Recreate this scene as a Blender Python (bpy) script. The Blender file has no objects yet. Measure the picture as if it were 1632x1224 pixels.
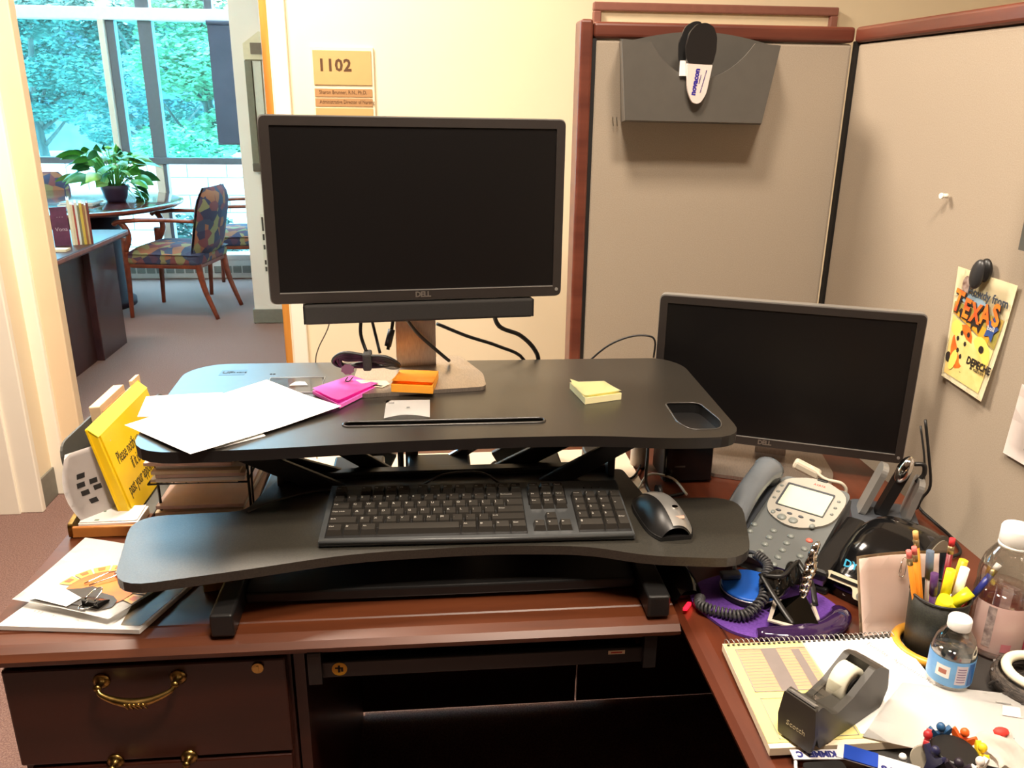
import bpy, bmesh, math, random
from math import sin, cos, pi, radians as RD
from mathutils import Vector as V, Matrix as MX, Euler
random.seed(4)
S = bpy.context.scene
COL = S.collection

# ---------------- camera, sky, lights, exposure ----------------
def setup_camera():
    pitch, yaw, roll = RD(18.75), RD(5.6), RD(0.72)
    F = V((sin(yaw), cos(yaw), 0)); R0 = V((cos(yaw), -sin(yaw), 0)); Z = V((0, 0, 1))
    W = F*cos(pitch) - Z*sin(pitch); U0 = F*sin(pitch) + Z*cos(pitch)
    R = R0*cos(roll) + U0*sin(roll); U = U0*cos(roll) - R0*sin(roll)
    cd = bpy.data.cameras.new('camera'); cam = bpy.data.objects.new('camera', cd)
    cd.sensor_fit = 'HORIZONTAL'; cd.sensor_width = 36.0; cd.lens = 36.0*1320/1632
    cd.clip_start = 0.02; cd.clip_end = 200
    m = MX((R, U, -W)).transposed().to_4x4(); m.translation = V((0, 0, 1.43))
    cam.matrix_world = m
    COL.objects.link(cam); S.camera = cam
setup_camera()

w = bpy.data.worlds.new('sky'); S.world = w; w.use_nodes = True
bgn = w.node_tree.nodes['Background']
bgn.inputs['Color'].default_value = (0.46, 0.76, 1.0, 1); bgn.inputs['Strength'].default_value = 9.5

def lamp(name, kind, loc, energy, color, rot=(0, 0, 0), size=(1, 1), **kw):
    l = bpy.data.lights.new(name, kind); l.energy = energy; l.color = color
    if kind == 'AREA':
        l.shape = 'RECTANGLE'; l.size, l.size_y = size
    for k, v in kw.items(): setattr(l, k, v)
    o = bpy.data.objects.new(name, l); o.location = loc; o.rotation_euler = rot
    COL.objects.link(o); return o
WARM = (1.0, 0.85, 0.69)
lamp('sun', 'SUN', (0, 20, 20), 5, (1.0, 0.95, 0.85), rot=(RD(38), RD(-12), 0), angle=0.02)
lamp('ceiling_light_doorway', 'AREA', (-0.75, 2.0, 2.70), 46, WARM, size=(0.6, 0.6))
lamp('ceiling_light_office', 'AREA', (0.0, 0.70, 2.70), 18, WARM, size=(0.3, 0.3))
lamp('ceiling_light_return', 'AREA', (0.38, 0.25, 2.70), 20, WARM, size=(0.3, 0.3))
lamp('ceiling_light_lobby', 'AREA', (-2.3, 4.6, 4.25), 40, (1.0, 0.88, 0.74), size=(1.2, 0.6))

vs = S.view_settings
S.display_settings.display_device = 'sRGB'
vs.view_transform = 'Standard'; vs.look = 'None'; vs.gamma = 1.0; vs.use_curve_mapping = False
vs.exposure = 1.05

# ---------------- materials ----------------
def lin(c): return tuple(((x/12.92) if x <= 0.04045 else ((x+0.055)/1.055)**2.4) for x in c)
MATS = {}
def mat(name, rgb, rough=0.6, metal=0.0, var=0.06, scale=40.0, bump=0.0, bscale=200.0, rgb2=None, stretch=(1, 1, 1),
        coat=0.0, alpha_glass=False, emit=0.0, spec=0.5, trans=0.0, ior=1.45, detail=3.0):
    """Principled material; rgb are 0-255 sRGB. A noise mixes rgb with rgb2 (or a slightly darker tone)."""
    if name in MATS: return MATS[name]
    m = bpy.data.materials.new(name); m.use_nodes = True; MATS[name] = m
    nt = m.node_tree; N = nt.nodes; L = nt.links
    b = N['Principled BSDF']
    c1 = lin([x/255 for x in rgb]); c2 = lin([x/255 for x in rgb2]) if rgb2 else tuple(x*(1-var*3) for x in c1)
    b.inputs['Roughness'].default_value = rough; b.inputs['Metallic'].default_value = metal
    b.inputs['Specular IOR Level'].default_value = spec
    if coat: b.inputs['Coat Weight'].default_value = coat; b.inputs['Coat Roughness'].default_value = 0.08
    if trans: b.inputs['Transmission Weight'].default_value = trans; b.inputs['IOR'].default_value = ior
    b.inputs['Base Color'].default_value = (*c1, 1)
    if var > 0 or rgb2:
        tc = N.new('ShaderNodeTexCoord'); mp = N.new('ShaderNodeMapping'); mp.inputs['Scale'].default_value = stretch
        nz = N.new('ShaderNodeTexNoise'); nz.inputs['Scale'].default_value = scale; nz.inputs['Detail'].default_value = detail
        cr = N.new('ShaderNodeValToRGB'); cr.color_ramp.elements[0].position = 0.35; cr.color_ramp.elements[1].position = 0.65
        cr.color_ramp.elements[0].color = (*c2, 1); cr.color_ramp.elements[1].color = (*c1, 1)
        L.new(tc.outputs['Object'], mp.inputs['Vector']); L.new(mp.outputs['Vector'], nz.inputs['Vector'])
        L.new(nz.outputs['Fac'], cr.inputs['Fac']); L.new(cr.outputs['Color'], b.inputs['Base Color'])
        if bump:
            n2 = N.new('ShaderNodeTexNoise'); n2.inputs['Scale'].default_value = bscale; n2.inputs['Detail'].default_value = 2
            L.new(mp.outputs['Vector'], n2.inputs['Vector'])
            bp = N.new('ShaderNodeBump'); bp.inputs['Strength'].default_value = bump; bp.inputs['Distance'].default_value = 0.002
            L.new(n2.outputs['Fac'], bp.inputs['Height']); L.new(bp.outputs['Normal'], b.inputs['Normal'])
    if emit:
        b.inputs['Emission Color'].default_value = (*c1, 1); b.inputs['Emission Strength'].default_value = emit
    return m
def glass_sheet(name, tint, refl=0.06):
    m = bpy.data.materials.new(name); m.use_nodes = True; nt = m.node_tree; N = nt.nodes; N.clear()
    o = N.new('ShaderNodeOutputMaterial'); mx = N.new('ShaderNodeMixShader'); t = N.new('ShaderNodeBsdfTransparent')
    g = N.new('ShaderNodeBsdfGlossy'); g.inputs['Roughness'].default_value = 0.03
    t.inputs['Color'].default_value = (*tint, 1); mx.inputs['Fac'].default_value = refl
    nt.links.new(t.outputs[0], mx.inputs[1]); nt.links.new(g.outputs[0], mx.inputs[2]); nt.links.new(mx.outputs[0], o.inputs[0])
    MATS[name] = m; return m

wall_cream = mat('cream wall paint', (240, 224, 192), 0.7, var=0.01, scale=3, bump=0.05, bscale=300)
wall_lob = mat('beige lobby paint', (232, 222, 212), 0.7, var=0.01, scale=3, bump=0.05, bscale=300)
low_bounce_m = mat('low bounce dark wall', (64, 44, 34), 0.5, rgb2=(52, 36, 28), scale=8)  # for the unseen walls, made dark so little light bounces back
ceil_m = mat('white ceiling tile', (225, 220, 210), 0.9, var=0.05, scale=60)
casing_m = mat('off white gloss trim', (250, 243, 226), 0.4, var=0.01, scale=5)
casing2_m = mat('peach angled casing tone', (236, 212, 176), 0.5, var=0.01, scale=5)  # white trim again; peach tone stands in for its angled, dimmer face
oak_m = mat('honey oak edge', (205, 140, 62), 0.4, rgb2=(176, 110, 42), scale=30, stretch=(1, 1, .1))
base_m = mat('grey rubber baseboard', (124, 122, 112), 0.6, var=0.03)
carpet_m = mat('mauve brown carpet', (150, 120, 110), 0.95, rgb2=(112, 86, 80), scale=260, bump=0.6, bscale=500, spec=0.1)
fabric_m = mat('oatmeal panel fabric', (176, 163, 146), 0.9, rgb2=(167, 153, 136), scale=500, bump=0.12, bscale=1400, spec=0.1)
cherry_m = mat('cherry wood cap', (112, 58, 42), 0.4, rgb2=(92, 44, 32), scale=12, stretch=(.3, 3, 3), coat=0.1)
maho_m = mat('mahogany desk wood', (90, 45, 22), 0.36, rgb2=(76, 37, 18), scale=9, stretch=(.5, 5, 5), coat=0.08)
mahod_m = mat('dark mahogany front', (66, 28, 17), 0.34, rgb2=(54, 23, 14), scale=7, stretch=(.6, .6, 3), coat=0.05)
mahov_m = mat('dark mahogany return wood', (92, 44, 26), 0.3, rgb2=(78, 36, 21), scale=9, stretch=(5, .5, 5), coat=0.1)
lobwood_m = mat('dark cherry lobby wood', (70, 34, 32), 0.4, rgb2=(52, 25, 26), scale=6, stretch=(1, 1, .2))
chairwood_m = mat('cherry chair wood', (140, 66, 40), 0.35, rgb2=(110, 48, 28), scale=20)
brass_m = mat('antique brass', (190, 160, 95), 0.3, metal=1.0, rgb2=(140, 112, 60), scale=60)
blk_deck = mat('black textured laminate', (44, 40, 34), 0.3, rgb2=(34, 31, 27), scale=900, bump=0.12, bscale=1800, spec=0.95)
blk = mat('black plastic', (26, 25, 25), 0.4, var=0.05)
blk_gl = mat('gloss black plastic', (14, 14, 15), 0.12, var=0.0)
blk_steel = mat('black powder coated steel', (28, 27, 27), 0.38, var=0.05, bump=0.1, bscale=900)
blk_rub = mat('black rubber cable', (20, 19, 19), 0.5, var=0.0)
bezel_m = mat('charcoal monitor bezel', (44, 38, 35), 0.45, var=0.03)
screen_m = mat('dark matte screen', (16, 14, 14), 0.34, var=0.0, spec=0.4)
silver_m = mat('silver plastic', (190, 188, 184), 0.32, metal=0.7, var=0.02)
alu_m = mat('brushed aluminium', (185, 172, 160), 0.36, metal=0.85, rgb2=(170, 158, 148), scale=90, stretch=(8, 1, 1))
chrome_m = mat('chrome', (225, 222, 218), 0.08, metal=1.0, var=0.0)
paper_m = mat('white paper', (246, 244, 240), 0.8, var=0.01, scale=4)
paper_c = mat('cream paper', (240, 222, 192), 0.8, var=0.02, scale=4)
ink_m = mat('black ink', (28, 26, 26), 0.7, var=0.0)
inkg_m = mat('grey ink', (150, 148, 146), 0.8, var=0.0)
steelb_m = mat('polished steel strut', (200, 205, 215), 0.2, metal=1.0, var=0.0)

# ---------------- mesh building ----------------
I4 = MX.Identity(4)
def TR(x=0, y=0, z=0, rx=0, ry=0, rz=0, s=1):
    return MX.Translation((x, y, z)) @ Euler((RD(rx), RD(ry), RD(rz))).to_matrix().to_4x4() @ MX.Diagonal((s, s, s, 1)) if not isinstance(s, tuple) else \
        MX.Translation((x, y, z)) @ Euler((RD(rx), RD(ry), RD(rz))).to_matrix().to_4x4() @ MX.Diagonal((*s, 1))
class MB:
    def __init__(s, M=I4): s.bm = bmesh.new(); s.M = M
    def _xf(s, vs, M): bmesh.ops.transform(s.bm, matrix=s.M @ (M or I4), verts=vs)
    def box(s, c, sz, M=None, bev=0, seg=2, mi=0):
        r = bmesh.ops.create_cube(s.bm, size=1.0, matrix=MX.Translation(c) @ MX.Diagonal((*sz, 1)))
        vs = r['verts']; n0 = set(s.bm.faces)
        fs = list({f for v in vs for f in v.link_faces}); es = list({e for v in vs for e in v.link_edges})
        if bev:
            o = bmesh.ops.bevel(s.bm, geom=es, offset=bev, segments=seg, profile=0.5, affect='EDGES')
            vs = list({v for f in o['faces'] for v in f.verts} | {v for v in vs if v.is_valid})
            fs = list({f for v in vs for f in v.link_faces})
        for f in fs: f.material_index = mi
        s._xf(vs, M); return s
    def b2(s, x0, x1, y0, y1, z0, z1, **k):
        return s.box(((x0+x1)/2, (y0+y1)/2, (z0+z1)/2), (x1-x0, y1-y0, z1-z0), **k)
    def lathe(s, prof, c=(0, 0, 0), n=20, M=None, mi=0, a0=0.0, a1=2*pi, capb=True, capt=True):
        full = abs(a1-a0-2*pi) < 1e-6; k = n if full else n+1; rings = []; allv = []
        for r, z in prof:
            ring = [s.bm.verts.new((c[0]+max(r, 1e-5)*cos(a0+(a1-a0)*i/n), c[1]+max(r, 1e-5)*sin(a0+(a1-a0)*i/n), c[2]+z)) for i in range(k)]
            rings.append(ring); allv += ring
        for a, b in zip(rings, rings[1:]):
            for i in range(n):
                j = (i+1) % k
                f = s.bm.faces.new((a[i], a[j], b[j], b[i])); f.smooth = True; f.material_index = mi
        if full and capb: f = s.bm.faces.new(rings[0][::-1]); f.material_index = mi
        if full and capt: f = s.bm.faces.new(rings[-1]); f.material_index = mi
        s._xf(allv, M); return s
    def cyl(s, p0, p1, r0, r1=None, n=12, mi=0, M=None):
        p0, p1 = V(p0), V(p1); d = p1-p0; q = d.to_track_quat('Z', 'Y').to_matrix().to_4x4()
        m = MX.Translation(p0) @ q
        return s.lathe([(r0, 0), (r0 if r1 is None else r1, d.length)], n=n, M=(M or I4) @ m, mi=mi)
    def tube(s, pts, r, n=8, sub=5, mi=0, M=None, closed=False, flat=1.0):
        P = [V(p) for p in pts]
        if sub > 1 and len(P) > 2:
            Q = []; m = len(P)
            rng = range(m) if closed else range(m-1)
            for i in rng:
                a = P[(i-1) % m] if (closed or i > 0) else P[0]*2-P[1]
                b, c = P[i], P[(i+1) % m]; d = P[(i+2) % m] if (closed or i+2 < m) else P[-1]*2-P[-2]
                for k in range(sub):
                    t = k/sub
                    Q.append(0.5*((2*b)+(c-a)*t+(2*a-5*b+4*c-d)*t*t+(3*b-a-3*c+d)*t**3))
            if not closed: Q.append(P[-1])
            P = Q
        rr = r if callable(r) else (lambda t: r)
        rings = []; allv = []; prev = None; m = len(P)
        for i, p in enumerate(P):
            t = (P[(i+1) % m]-P[i-1]) if (closed or 0 < i < m-1) else (P[1]-P[0] if i == 0 else P[-1]-P[-2])
            if t.length < 1e-9: t = V((0, 0, 1))
            t.normalize()
            if prev is None:
                u = t.cross(V((0, 0, 1)));  u = t.cross(V((0, 1, 0))) if u.length < 1e-3 else u
            else: u = prev - t*prev.dot(t)
            u.normalize(); prev = u; v = t.cross(u); R = rr(i/max(1, m-1))
            ring = [s.bm.verts.new(p+u*(R*cos(2*pi*k/n))+v*(R*flat*sin(2*pi*k/n))) for k in range(n)]
            rings.append(ring); allv += ring
        pr = list(zip(rings, rings[1:])) + ([(rings[-1], rings[0])] if closed else [])
        for a, b in pr:
            for i in range(n):
                f = s.bm.faces.new((a[i], a[(i+1) % n], b[(i+1) % n], b[i])); f.smooth = True; f.material_index = mi
        if not closed:
            for rg in (rings[0][::-1], rings[-1]): f = s.bm.faces.new(rg); f.material_index = mi
        s._xf(allv, M); return s
    def prism(s, poly, z0, z1, M=None, mi=0, holes=(), smooth=False):
        """polygon (x,y) extruded z0..z1 in the local frame M, with optional holes"""
        allv = []; loops = [list(poly)]+[list(h) for h in holes]; caps = []
        rows = []
        for z in (z0, z1):
            lv = [[s.bm.verts.new((x, y, z)) for x, y in lp] for lp in loops]
            rows.append(lv)
            for l in lv: allv += l
        if holes:
            for lv in rows:
                es = [s.bm.edges.new((l[i], l[(i+1) % len(l)])) for l in lv for i in range(len(l))]
                r = bmesh.ops.triangle_fill(s.bm, use_beauty=True, edges=es)
                for g in r['geom']:
                    if isinstance(g, bmesh.types.BMFace): g.material_index = mi
        else:
            f = s.bm.faces.new(rows[0][0][::-1]); f.material_index = mi
            f = s.bm.faces.new(rows[1][0]); f.material_index = mi
        for a, b in zip(*rows):
            for i in range(len(a)):
                j = (i+1) % len(a); f = s.bm.faces.new((a[i], a[j], b[j], b[i])); f.material_index = mi; f.smooth = smooth
        s._xf(allv, M); return s
    def quad(s, pts, mi=0, M=None):
        vs = [s.bm.verts.new(p) for p in pts]; f = s.bm.faces.new(vs); f.material_index = mi; s._xf(vs, M); return s
    def grid(s, fn, nu, nv, mi=0, M=None, th=0.0, smooth=True):
        """surface fn(u,v) with u,v in 0..1; th gives it thickness"""
        g = [[s.bm.verts.new(fn(i/nu, j/nv)) for j in range(nv+1)] for i in range(nu+1)]
        allv = [v for r in g for v in r]; fs = []
        for i in range(nu):
            for j in range(nv):
                f = s.bm.faces.new((g[i][j], g[i+1][j], g[i+1][j+1], g[i][j+1])); f.smooth = smooth; f.material_index = mi; fs.append(f)
        if th:
            r = bmesh.ops.solidify(s.bm, geom=fs, thickness=th)
            allv = list(set(allv) | {v for x in r['geom'] if isinstance(x, bmesh.types.BMVert) for v in [x]})
        s._xf(allv, M); return s
    def sphere(s, c, r, M=None, mi=0, n=16, m=10):
        rx, ry, rz = r if isinstance(r, tuple) else (r, r, r)
        k = MX.Translation(c) @ MX.Diagonal((rx, ry, rz, 1))
        return s.lathe([(sin(pi*i/m), -cos(pi*i/m)) for i in range(m+1)], n=n, M=(M or I4) @ k, mi=mi)
def rpoly(pts, r, seg=5):
    """rounded polygon; r is one radius or one per corner"""
    out = []; n = len(pts)
    for i, p in enumerate(pts):
        rr = r[i] if isinstance(r, (list, tuple)) else r
        p = V(p); a = V(pts[i-1]); b = V(pts[(i+1) % n])
        if rr <= 0: out.append((p.x, p.y)); continue
        da = (a-p); db = (b-p); k = min(rr, da.length*.49, db.length*.49)
        pa = p+da.normalized()*k; pb = p+db.normalized()*k
        for j in range(seg+1):
            t = j/seg; q = pa*(1-t)**2+p*2*t*(1-t)+pb*t*t; out.append((q.x, q.y))
    return out
def rrect(x0, x1, y0, y1, r, seg=5): return rpoly([(x0, y0), (x1, y0), (x1, y1), (x0, y1)], r, seg)

def finish(name, mb, ms, parent=None, loc=None):
    ms = ms if isinstance(ms, (list, tuple)) else [ms]
    me = bpy.data.meshes.new(name)
    bmesh.ops.recalc_face_normals(mb.bm, faces=mb.bm.faces)
    mb.bm.to_mesh(me); mb.bm.free()
    for m in ms: me.materials.append(m)
    o = bpy.data.objects.new(name, me); COL.objects.link(o)
    if parent is not None: o.parent = parent
    if loc is not None: o.location = loc
    return o
def tag(o, label, cat, group=None):
    o['label'] = label; o['category'] = cat
    if group: o['group'] = group
    return o
def thing(name, label, cat, loc=(0, 0, 0), rz=0, group=None, rot=None):
    o = bpy.data.objects.new(name, None); COL.objects.link(o); o.empty_display_size = 0.02
    o.location = loc; o.rotation_euler = rot if rot else (0, 0, RD(rz))
    return tag(o, label, cat, group)
def WM(t):
    """matrix that turns world coordinates into the frame of thing t (t has no parent)"""
    return (MX.Translation(t.location) @ t.rotation_euler.to_matrix().to_4x4()).inverted()
def struct(name, mb, ms, parent=None):
    o = finish(name, mb, ms, parent); o['kind'] = 'structure'; return o
def solo(name, mb, ms, label, cat, group=None):
    """a thing that is one mesh, built in world coordinates: its origin is moved to its base"""
    vs = mb.bm.verts; n = len(vs)
    c = V((sum(v.co.x for v in vs)/n, sum(v.co.y for v in vs)/n, min(v.co.z for v in vs)))
    bmesh.ops.translate(mb.bm, vec=-c, verts=list(vs))
    o = finish(name, mb, ms); o.location = c
    return tag(o, label, cat, group)
def text_mesh(s, size, ext=0.0002, ax='CENTER', ay='CENTER', bold=0.0, sp=1.0, sx=1.0):
    cu = bpy.data.curves.new('t', 'FONT'); cu.body = s; cu.size = size; cu.extrude = ext; cu.align_x = ax; cu.align_y = ay
    cu.offset = bold; cu.space_character = sp; cu.resolution_u = 2
    o = bpy.data.objects.new('t', cu); COL.objects.link(o)
    dg = bpy.context.evaluated_depsgraph_get(); me = bpy.data.meshes.new_from_object(o.evaluated_get(dg))
    bpy.data.objects.remove(o); bpy.data.curves.remove(cu)
    if sx != 1: me.transform(MX.Diagonal((sx, 1, 1, 1)))
    return me
def lettering(items, parent, m, name='lettering'):
    """items: (string, size, matrix, kwargs) joined into one mesh of letters"""
    bm = bmesh.new()
    for s, size, M, kw in items:
        me = text_mesh(s, size, **kw); me.transform(M)
        bm.from_mesh(me); bpy.data.meshes.remove(me)
    me = bpy.data.meshes.new(name); bm.to_mesh(me); bm.free(); me.materials.clear(); me.materials.append(m)
    for p in me.polygons: p.material_index = 0
    o = bpy.data.objects.new(name, me); COL.objects.link(o); o.parent = parent; return o
def frame_of(p, xdir, up):
    """matrix: local x along xdir, local y along up, local z out of the face"""
    x = V(xdir).normalized(); z = x.cross(V(up)).normalized(); y = z.cross(x)
    m = MX((x, y, z)).transposed().to_4x4(); m.translation = V(p); return m

# ---------------- the room ----------------
struct('floor', MB().b2(-5, 3, -3, 7.25, -.06, 0), carpet_m)
struct('ceiling', MB().b2(-5, 3, -3, 3.06, 2.75, 2.85), ceil_m)
struct('ceiling_lobby', MB().b2(-5, 3, 3.0, 7.3, 4.3, 4.4), ceil_m)
struct('wall_lobby_front', MB().b2(-5, 3, 3.0, 3.06, 2.75, 4.35), wall_lob)
struct('wall_back', MB().b2(-.50, 3, 2.87, 3.06, 0, 2.75), wall_cream)
struct('wall_left', MB().b2(-5, -1.44, 2.87, 3.0, 0, 2.75), wall_cream)
struct('wall_right', MB().b2(2.6, 2.75, -3, 2.87, 0, 2.75), wall_cream)
struct('wall_rear', MB().b2(-5, 3, -3.1, -3, 0, 2.75), low_bounce_m)
struct('wall_side', MB().b2(-3.6, -3.5, -3, 2.87, 0, 2.75), low_bounce_m)
struct('wall_lobby', MB().b2(-1.195, 3, 5.56, 7.3, 0, 4.35), wall_lob)
struct('wall_lobby_left', MB().b2(-5, -4.9, 3, 7.3, 0, 4.35), wall_lob)
struct('wall_lobby_right', MB().b2(2.6, 2.75, 3.06, 5.56, 0, 4.35), wall_lob)
struct('baseboard_lobby', MB().b2(-1.205, 2.6, 5.548, 5.56, .006, .1, bev=.003), base_m)
struct('baseboard_lobby_side', MB().b2(-1.207, -1.195, 5.55, 7.15, .006, .1, bev=.003), base_m)
struct('baseboard_back', MB().b2(-.44, 2.6, 2.858, 2.87, 0, .1, bev=.003), base_m)
# near jamb, grey baseboard of the reveal, far door casing
struct('trim_1', MB().b2(-1.75, -1.425, 2.845, 2.872, 0, 2.75, bev=.004).b2(-1.75, -1.50, 2.835, 2.846, 0, 2.75, bev=.003), casing_m)
struct('baseboard_left', MB().b2(-1.44, -1.432, 2.874, 3.0, 0, .115, bev=.003), base_m)
struct('trim_2', MB().b2(-1.46, -1.395, 2.992, 3.03, 0, 2.75, bev=.005), casing_m)
struct('trim_3', MB().b2(-1.40, -1.325, 3.012, 3.06, 0, 2.75, bev=.004), casing2_m)
struct('trim_4', MB().b2(-.493, -.443, 2.852, 2.872, 0, 2.75, bev=.005), casing_m)
struct('trim_5', MB().b2(-.525, -.498, 2.872, 3.06, 0, 2.75, bev=.004), oak_m)

# ---------------- window wall of the lobby ----------------
frm_m = mat('grey window frame', (104, 108, 118), 0.45, var=0.02)
frmw_m = mat('white window beam', (236, 236, 232), 0.5, var=0.01)
frmc_m = mat('cream mullion face', (226, 214, 200), 0.5, var=0.01)
pane_c = glass_sheet('tinted glass', (0.50, 0.90, 0.93), 0.05)
pane_l = glass_sheet('pale glass', (0.86, 0.98, 1.0), 0.05)
wn = bpy.data.objects.new('window_1', None); COL.objects.link(wn); wn.location = (-2.6, 7.2, 0); wn['kind'] = 'structure'
WW = WM(wn)
def wpart(name, mb, m): return finish(name, mb, m, wn)
XL, XR = -4.9, -1.2
wpart('window_beam', MB(WW).b2(XL, XR, 7.14, 7.24, 1.995, 2.085, bev=.006), frmw_m)
wpart('window_rail', MB(WW).b2(XL, XR, 7.15, 7.23, .925, .978, bev=.005), frm_m)
wpart('window_sill', MB(WW).b2(XL, XR, 7.10, 7.25, .15, .20, bev=.008), frmw_m)
wpart('window_head', MB(WW).b2(XL, XR, 7.14, 7.25, 4.2, 4.35, bev=.006), frmw_m)
def mull(x0, x1, z0, z1, m, y0=7.165): return wpart('mullion', MB(WW).b2(x0, x1, y0, 7.24, z0, z1, bev=.005), m)
mull(-2.515, -2.47, .978, 1.995, frmc_m, 7.13); mull(-2.468, -2.405, .978, 1.995, frm_m)
mull(-2.232, -2.125, .978, 1.995, frm_m); mull(-2.228, -2.165, .2, .925, frmc_m); mull(-2.163, -2.135, .2, .925, frm_m)
mull(-2.53, -2.47, 2.085, 4.2, frmc_m); mull(-2.235, -2.13, 2.085, 4.2, frm_m); mull(-1.72, -1.66, 2.085, 4.2, frm_m)
mull(-3.75, -3.66, .978, 1.995, frm_m); mull(-3.75, -3.66, .2, .925, frmc_m); mull(-3.75, -3.66, 2.085, 4.2, frm_m)
edges = [XL, -3.70, -2.49, -2.18, XR]
for a, b in ((XL, -3.75), (-3.66, -2.515), (-2.405, -2.232), (-2.125, XR)):
    wpart('pane', MB(WW).b2(a, b, 7.185, 7.19, .978, 1.995), pane_c)
    wpart('pane', MB(WW).b2(a, b, 7.185, 7.19, 2.085, 4.2), pane_l)
for a, b in ((XL, -3.75), (-3.66, -2.228), (-2.135, XR)):
    wpart('pane', MB(WW).b2(a, b, 7.185, 7.19, .2, .925), pane_l)
# heater below the sill with its grille cells
ht = thing('baseboard_heater', 'long white baseboard heater with grey grille under the lobby window', 'heater', (-3, 7.17, 0))
H = WM(ht)
finish('housing', MB(H).b2(-4.85, -1.21, 7.10, 7.24, .0, .15, bev=.006), frmw_m, ht)
gr_m = mat('grey grille', (150, 156, 150), 0.5, var=0.02)
gme = None
for i in range(22):
    x = -1.25-.078*i
    if gme is None:
        g = finish('grille', MB().b2(-.033, .033, -.004, .004, .045, .105, bev=.003).b2(-.03, .03, -.007, -.004, .07, .078).b2(-.03, .03, -.007, -.004, .052, .058), gr_m, ht); gme = g.data
    else:
        g = bpy.data.objects.new('grille', gme); COL.objects.link(g); g.parent = ht
    g.location = H @ V((x, 7.098, 0))
shade_m = mat('slate grey woven shade', (88, 92, 112), 0.8, var=0.05, scale=4, bump=0.1)
bl = thing('window_shade', 'slate grey roller shade pulled halfway down the right end of the lobby window', 'window shade', (-1.45, 7.10, 1.09))
B_ = WM(bl)
finish('shade_cloth', MB(B_).b2(-1.695, -1.20, 7.106, 7.112, 1.095, 1.99), shade_m, bl)
finish('bottom_bar', MB(B_).b2(-1.697, -1.20, 7.102, 7.116, 1.083, 1.098, bev=.003), shade_m, bl)
finish('roller', MB(B_).cyl((-1.70, 7.109, 1.985), (-1.20, 7.109, 1.985), .018), shade_m, bl)

# ---------------- outside the window ----------------
gnd_m = mat('pale paving', (225, 225, 215), 0.9, var=0.05, scale=2)
struct('ground', MB().b2(-40, 20, 7.3, 60, -.25, -.15), gnd_m)
blockm = mat('white painted block', (232, 236, 236), 0.8, var=0.03, scale=8)
mortar_m = mat('grey mortar', (206, 216, 220), 0.9, var=0.05)
gw = bpy.data.objects.new('wall_garden', None); COL.objects.link(gw); gw.location = (-4, 9.6, -.15); gw['kind'] = 'structure'
finish('mortar_core', MB(WM(gw)).b2(-8, -1.0, 9.62, 9.75, -.15, .80), mortar_m, gw)
bme = None
for r in range(5):
    for c in range(17):
        x = -7.9+c*.42+(.21 if r % 2 else 0)
        if x > -1.2: continue
        if bme is None:
            b = finish('block', MB().box((0, 0, 0), (.405, .15, .178), bev=.006, seg=1), blockm, gw); bme = b.data
        else:
            b = bpy.data.objects.new('block', bme); COL.objects.link(b); b.parent = gw
        b.location = V((x+4, 9.66-9.6, -.05+r*.19+.15))
bark_m = mat('grey brown bark', (92, 84, 82), 0.9, rgb2=(60, 56, 58), scale=20, stretch=(1, 1, .2))
leafA = mat('spring green leaf', (122, 158, 128), 0.6, rgb2=(78, 116, 98), scale=1.2, spec=0.3)
leafB = mat('deep green leaf', (88, 122, 112), 0.6, rgb2=(58, 92, 92), scale=1.0, spec=0.3)
leafC = mat('pale green leaf', (146, 178, 142), 0.6, rgb2=(100, 140, 108), scale=1.5, spec=0.3)
def leaf_cloud(name, clumps, n, size, m, parent, W):
    vs = []; fs = []
    rnd = random.Random(hash(len(clumps))+n)
    tot = sum(c[3]*c[4]*c[5] for c in clumps)
    for (cx, cy, cz, rx, ry, rz) in clumps:
        k = int(n*rx*ry*rz/tot)
        for i in range(k):
            while True:
                d = V((rnd.uniform(-1, 1), rnd.uniform(-1, 1), rnd.uniform(-1, 1)))
                if .2 < d.length < 1: break
            d = d.normalized()*(d.length**.5)
            p = V((cx+d.x*rx, cy+d.y*ry, cz+d.z*rz))
            s = size*rnd.uniform(.6, 1.3); a = rnd.uniform(0, 6.28); t = rnd.uniform(-.9, .5)
            u = V((cos(a), sin(a), t*.5)).normalized()*s; v = V((-sin(a)*.5, cos(a)*.5, .6+t)).normalized()*s*.42
            b = len(vs)
            vs += [W @ (p-u), W @ (p-v), W @ (p+u), W @ (p+v)]; fs.append((b, b+1, b+2, b+3))
    me = bpy.data.meshes.new(name); me.from_pydata(vs, [], fs); me.materials.append(m)
    o = bpy.data.objects.new(name, me); COL.objects.link(o); o.parent = parent; o['kind'] = 'stuff'; return o
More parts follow.
